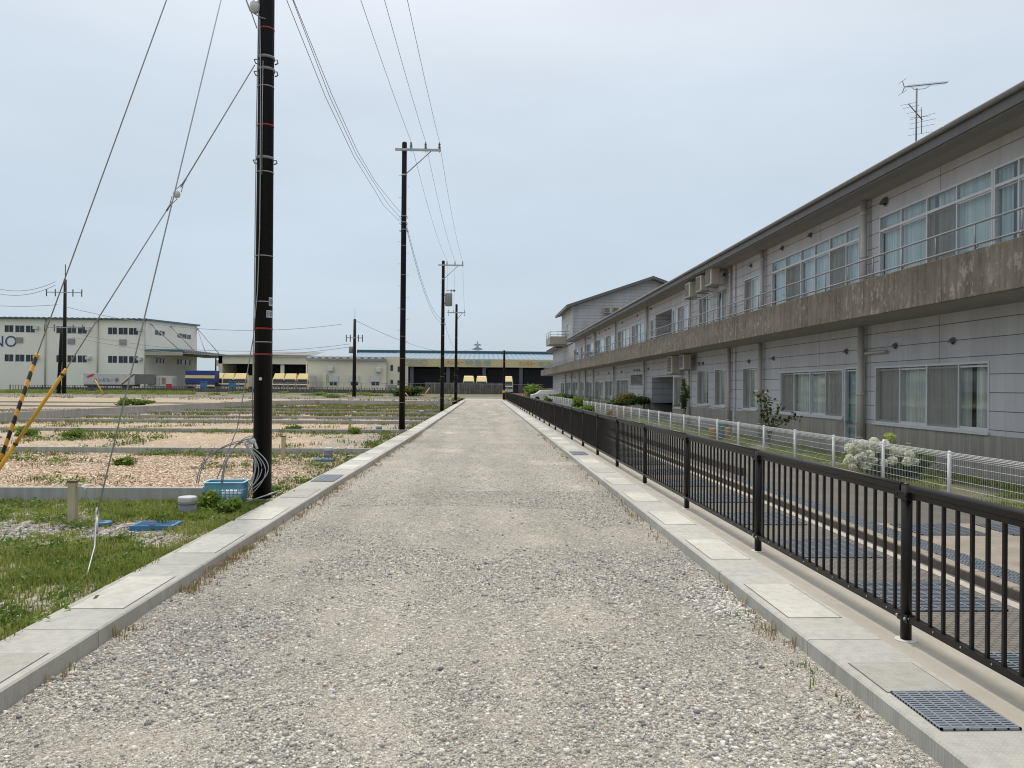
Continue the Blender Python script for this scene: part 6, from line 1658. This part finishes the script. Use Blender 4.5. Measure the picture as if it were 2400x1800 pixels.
# nearest plot
p_, mk = sample(-8.5, -3.2, 3.4, 11.85, 16000, grass_mask, 41, .9)
hh_ = .02 + .16 * np.clip(fbm(p_[:, 0], p_[:, 1], 1.3, 55) - .25, 0, 1) * mk + .15 * np.clip((6.0 - p_[:, 1]) / 1.5, 0, 1) * np.clip((-4.2 - p_[:, 0] + 1.5), 0, 1) + .05 * rng.random(len(p_)) ** 2
blades('grass', p_, hh_, 42, 'grass', 'patchy green grass in the nearest plot beside the left kerb', .0045, 8, .04)
for k, (y0, y1, x0, n, per, w0, hs_) in enumerate(((12.05, 21.3, -16, 16000, 7, .007, .09), (21.6, 45, -26, 22000, 6, .012, .13), (45, 76, -21, 16000, 6, .025, .18), (76, 118, -60, 14000, 5, .04, .22))):
    p_, mk = sample(x0, -2.7, y0, y1, n, grass_mask, 43 + k, .5 if k else .45)
    blades('grass', p_, hs_ * (.4 + .9 * fbm(p_[:, 0], p_[:, 1], .8, 56)), 50 + k, 'olive', ('sparse weeds on the tan plot behind the nearest low wall', 'weed rows on the plots around the second pole', 'greener plots before the bend of the retaining wall', 'thin grass on the raised far plots')[k], w0, per, .06 + .05 * k)
# broad leaved weeds mixed into the grass
def leafy(name, x0, x1, y0, y1, n, seed, size, per, sp_, label):
    p_, mk = sample(x0, x1, y0, y1, n, grass_mask, seed, .9); r_ = np.random.default_rng(seed)
    c = np.repeat(p_, per, 0) + r_.normal(size=(len(p_) * per, 3)) * np.array([sp_, sp_, sp_ * .45]) + np.array([0, 0, sp_ * .6])
    vs, f = leaves_np(c, size, seed=seed, flat=.3, aspect=2.4)
    tone = np.repeat(r_.random(len(p_)), per) * .6 + r_.random(len(c)) * .4
    return tag(np_mesh(name, vs, f, 'weed', None, {'rnd': np.repeat(tone, 4)}), label, 'weeds', kind='stuff')
leafy('weeds', -8.5, -3.2, 3.6, 11.8, 420, 141, .022, 60, .07, 'small leafy weeds mixed into the grass of the nearest plot')
leafy('weeds', -16, -3.1, 12.1, 31, 900, 142, .035, 36, .11, 'small leafy weeds scattered over the second and third plots')
# verge bank by the far fence
r_ = np.random.default_rng(5); x = -75 + 70 * r_.random(9000); y = 119 + 5.5 * r_.random(9000); z = .1 + (y - 119) / 5.5 * .5
kp = fbm(x, y, .3, 8) > (.35 + .25 * (x > -45)); blades('grass', np.stack([x, y, z], 1)[kp], np.full(kp.sum(), .3), 61, 'grass', 'green bank below the far picket fence', .05, 5, .12)
# garden strip behind the white fence
r_ = np.random.default_rng(6); n = 16000; x = 7.35 + 2.6 * r_.random(n); y = 10.5 + 60 * r_.random(n) ** 1.8; kp = fbm(x, y, .8, 9) > .42
blades('grass', np.stack([x, y, np.full(n, .095)], 1)[kp], .06 + .07 * r_.random(kp.sum()), 62, 'grass', 'short grass in the garden strip behind the white fence', .008, 6, .06)
# dry weeds along the kerbs inside the road
def kerbweeds(xfun, rngs, seed, label, dens=70, h=.09, mat='drygrass'):
    r_ = np.random.default_rng(seed); P_ = []; H_ = []
    for (a, b_, d_) in rngs:
        n = int((b_ - a) * dens * d_); y = a + (b_ - a) * r_.random(n); off = np.abs(r_.normal(size=n)) * .07
        P_ += [(xfun(yy_, o_), yy_, .01) for yy_, o_ in zip(y, off)]; H_ += list(h * (.4 + .9 * r_.random(n)))
    return blades('grass', np.array(P_), np.array(H_), seed, mat, label, .004, 5, .025)
kerbweeds(lambda y, o_: kl_in(y) + .03 + o_, ((4.8, 5.2, .12), (5.7, 6.0, .3), (6.9, 8.9, .9), (8.9, 10, .25), (10, 30, .15)), 71, 'dry reddish weeds at the foot of the left kerb', 70, .08)
kerbweeds(lambda y, o_: KRI - .03 - o_, ((4.3, 4.7, .15), (5.4, 6.3, .5), (6.3, 7.5, .25), (9, 30, .12)), 72, 'sparse dry weeds at the foot of the right kerb', 60, .08)
kerbweeds(lambda y, o_: KRI - .05 - o_ * 2.2, ((4.35, 4.75, .25), (4.95, 5.1, .9), (5.9, 6.2, .25)), 73, 'small green shoots at the right kerb', 50, .07, 'weed')
# broad-leaved weeds by the basket
for k, (px, py, w_, h_, n, lab) in enumerate(((490, 1195, .36, .26, 1300, 'lush green weed clump left of the blue basket'), (535, 1205, .35, .22, 900, 'low green weeds in front of the blue basket'), (640, 1160, .3, .16, 300, 'small weeds at the foot of the nearest pole'),
        (172, 1028, .9, .3, 900, 'dark green weed clump left on the tan plot'), (60, 1022, .8, .4, 900, 'round weed clump near the striped guard'), (293, 1090, .5, .2, 500, 'small weed tuft in the middle of the tan plot'), (688, 1012, .7, .3, 600, 'bushy weed before the third low wall'), (832, 1018, .55, .3, 500, 'bushy weed right of the third tap post'),
        (292, 952, 1.2, .5, 600, 'weed clump just above the retaining wall'), (325, 950, 1.8, .42, 900, 'wide weed clump above the retaining wall'), (775, 934, 3, .6, 700, 'flat weed patch before the cream office'), (745, 930, 3, .6, 700, 'flat weed patch left of the distant pole'))):
    zz = .06 if py > 1100 else (-.02 if py > 960 else .35); q_ = P(px, py, z=zz); t = thing('weed_clump', lab, 'weed', (q_.x, q_.y, zz), 0, 'weed clumps on the plots')
    crown(0, 0, h_ * .45, w_ / 2, w_ / 2, h_ * .55, n, .035 if py > 1100 else .05 if py > 960 else .1, 'foliage', 'weed', t, 80 + k)

# ------------------------------------------------------------------ loose stones
IV = []; t_ = (1 + 5 ** .5) / 2
for s1 in (-1, 1):
    for s2 in (-1, 1): IV += [(s1 * 1., s2 * t_, 0), (0, s1 * 1., s2 * t_), (s2 * t_, 0, s1 * 1.)]
IV = np.array(IV); IV /= np.linalg.norm(IV[0])
IF = []
for a in range(12):
    for b_ in range(a + 1, 12):
        for c in range(b_ + 1, 12):
            if all(abs(np.linalg.norm(IV[i] - IV[j]) - 1.0515) < .01 for i, j in ((a, b_), (b_, c), (a, c))):
                nrm = np.cross(IV[b_] - IV[a], IV[c] - IV[a]); IF.append((a, b_, c) if nrm @ IV[a] > 0 else (a, c, b_))
IF = np.array(IF)
def stones(name, xy, z, size, seed, mat, label, sink=.25):
    r_ = np.random.default_rng(seed); n = len(xy)
    sc = size[:, None] * (.55 + .6 * r_.random((n, 3))); sc[:, 2] *= .72
    v = IV[None] * (1 + .25 * (r_.random((n, 12, 1)) - .5)) * sc[:, None, :]
    a = r_.random(n) * 2 * PI; tl = r_.normal(size=n) * .35; ca, sa, ct, st = np.cos(a), np.sin(a), np.cos(tl), np.sin(tl)
    x = v[..., 0]; y = v[..., 1] * ct[:, None] - v[..., 2] * st[:, None]; zz = v[..., 1] * st[:, None] + v[..., 2] * ct[:, None]
    v = np.stack([x * ca[:, None] - y * sa[:, None], x * sa[:, None] + y * ca[:, None], zz], -1)
    v += np.stack([xy[:, 0], xy[:, 1], z + sc[:, 2] * sink], 1)[:, None, :]
    f = (np.arange(n)[:, None, None] * 12 + IF[None]).reshape(-1, 3)
    rr = r_.random(n)
    o = np_mesh(name, v.reshape(-1, 3), f, mat, None, {'rnd': np.repeat(rr, 12)})
    return tag(o, label, 'stones', kind='stuff')
r_ = np.random.default_rng(90)
def dens(x, y):
    loose = np.clip((fbm(x, y, .55, 91) - .44) * 6, 0, 1)
    edge = np.exp(-np.abs(x - KRI) / .35) + .5 * np.exp(-np.abs(x + 2.7) / .25)
    loose = np.maximum(loose, np.exp(-(((x - 1.0) / .9) ** 2 + ((y - 4.6) / .9) ** 2)))
    return np.clip(.28 + .8 * loose + .6 * edge * np.clip((9 - y) / 3, 0, 1), 0, 1), loose
n = 260000; y = 3.3 + 10.5 * r_.random(n) ** 1.35; x = -2.74 + 5.0 * r_.random(n)
d_, lo = dens(x, y); ok = (r_.random(n) < d_) & (x > np.interp(y, [5, 12, 20], [-2.71, -2.65, -2.55]))
x, y, lo = x[ok], y[ok], lo[ok]; n = len(x)
sz = .0032 + .0036 * r_.random(n) ** 2 + .012 * lo * r_.random(n) ** 5 + .014 * (r_.random(n) > .993)
stones('loose_gravel', np.stack([x, y], 1), road_z(x, y), sz, 92, 'stones', 'loose pale stones scattered over the near gravel road', .3)
n = 3800; y = 3.3 + 4.6 * r_.random(n) ** 1.3; x = 2.24 - np.abs(r_.normal(size=n)) * (.22 + .9 * (y < 5.2)); ok = (x > -2.6) & (fbm(x, y, .8, 97) > .44); x, y = x[ok], y[ok]; n = len(x)
stones('loose_gravel', np.stack([x, y], 1), road_z(x, y), .007 + .016 * r_.random(n) ** 2, 98, 'whitestones', 'larger whitish stones gathered along the right kerb near the camera', .35)
n = 30000; y = 12 + 60 * r_.random(n) ** 1.5; x = -2.6 + 4.8 * r_.random(n); ok = (x > np.interp(y, [5, 12, 20, 32, 60], [-2.72, -2.66, -2.56, -2.4, -2.27])); x, y = x[ok], y[ok]; n = len(x)
stones('loose_gravel', np.stack([x, y], 1), road_z(x, y), .006 + .011 * r_.random(n) ** 2.5, 93, 'stones', 'loose pale stones scattered over the farther gravel road', .25)
n = 12000; x = -8.5 + 5.2 * r_.random(n); y = 3.5 + 8.3 * r_.random(n); ok = (r_.random(n) > grass_mask(x, y) * .9) & (x < -3.27); x, y = x[ok], y[ok]
stones('loose_gravel', np.stack([x, y], 1), lot_z(x, y), .010 + .02 * r_.random(len(x)) ** 2, 94, 'greystones', 'grey stones showing between grass in the nearest plot', .3)
n = 42000; x = -16 + 12.8 * r_.random(n); y = 12.1 + 9.2 * r_.random(n); ok = (r_.random(n) > grass_mask(x, y)); x, y = x[ok], y[ok]
stones('loose_gravel', np.stack([x, y], 1), lot_z(x, y), .012 + .022 * r_.random(len(x)) ** 1.5, 95, 'lotstones', 'tan stone chips on the plot behind the nearest low wall', .3)

# ------------------------------------------------------------------ light and sky
SUN_EL, SUN_AZ = R(62), R(-8)       # high, ahead of the camera and slightly left
W_ = bpy.data.worlds.new('World'); SC.world = W_; W_.use_nodes = True; nt = W_.node_tree; nt.nodes.clear()
out = nt.nodes.new('ShaderNodeOutputWorld'); bg = nt.nodes.new('ShaderNodeBackground')
sky = nt.nodes.new('ShaderNodeTexSky'); sky.sky_type = 'NISHITA'; sky.sun_disc = False
sky.sun_elevation = SUN_EL; sky.sun_rotation = SUN_AZ; sky.dust_density = 3.0; sky.air_density = 1.0; sky.ozone_density = 1.5
tc = nt.nodes.new('ShaderNodeTexCoord'); s = nt.nodes.new('ShaderNodeSeparateXYZ'); L(nt, tc.outputs['Generated'], s.inputs[0])
hz = ramp(nt, s.outputs[2], [(0.0, (5.75, 7.1, 8.2)), (0.16, (5.95, 7.2, 8.4)), (0.35, (7.1, 8.15, 9.2)), (0.6, (10.5, 10.8, 11.0)), (1.0, (14.5, 14.3, 14.0))])
e = hz.node.color_ramp.elements
mp = nt.nodes.new('ShaderNodeMapping'); mp.inputs['Scale'].default_value = (1.2, 1.2, 4); L(nt, tc.outputs['Generated'], mp.inputs[0])
cl = N(nt, 'ShaderNodeTexNoise', Scale=1.6, Detail=6, Roughness=.55); L(nt, mp.outputs[0], cl.inputs['Vector'])
cf = ramp(nt, cl.outputs[0], [(.34, .94), (.68, 1.06)])
hz = mix(nt, 1.0, hz, cf, 'MULTIPLY'); hz = mix(nt, .12, hz, (6.9, 7.0, 7.1))
c = mix(nt, .85, sky.outputs[0], hz)
L(nt, c, bg.inputs[0]); bg.inputs[1].default_value = .10
L(nt, bg.outputs[0], out.inputs[0])
sl = bpy.data.lights.new('sun', 'SUN'); sl.energy = 2.5; sl.angle = R(6); sl.color = (1, .94, .84)
so = bpy.data.objects.new('sun', sl); COL.objects.link(so)
dv = Vector((math.sin(SUN_AZ) * math.cos(SUN_EL), math.cos(SUN_AZ) * math.cos(SUN_EL), math.sin(SUN_EL)))
so.rotation_euler = dv.to_track_quat('Z', 'Y').to_euler()
SC.view_settings.view_transform = 'Standard'; SC.view_settings.look = 'None'; SC.view_settings.exposure = 0; SC.view_settings.gamma = 1
SC.cycles.filter_width = 1.1; SC.cycles.max_bounces = 8; SC.cycles.transparent_max_bounces = 24
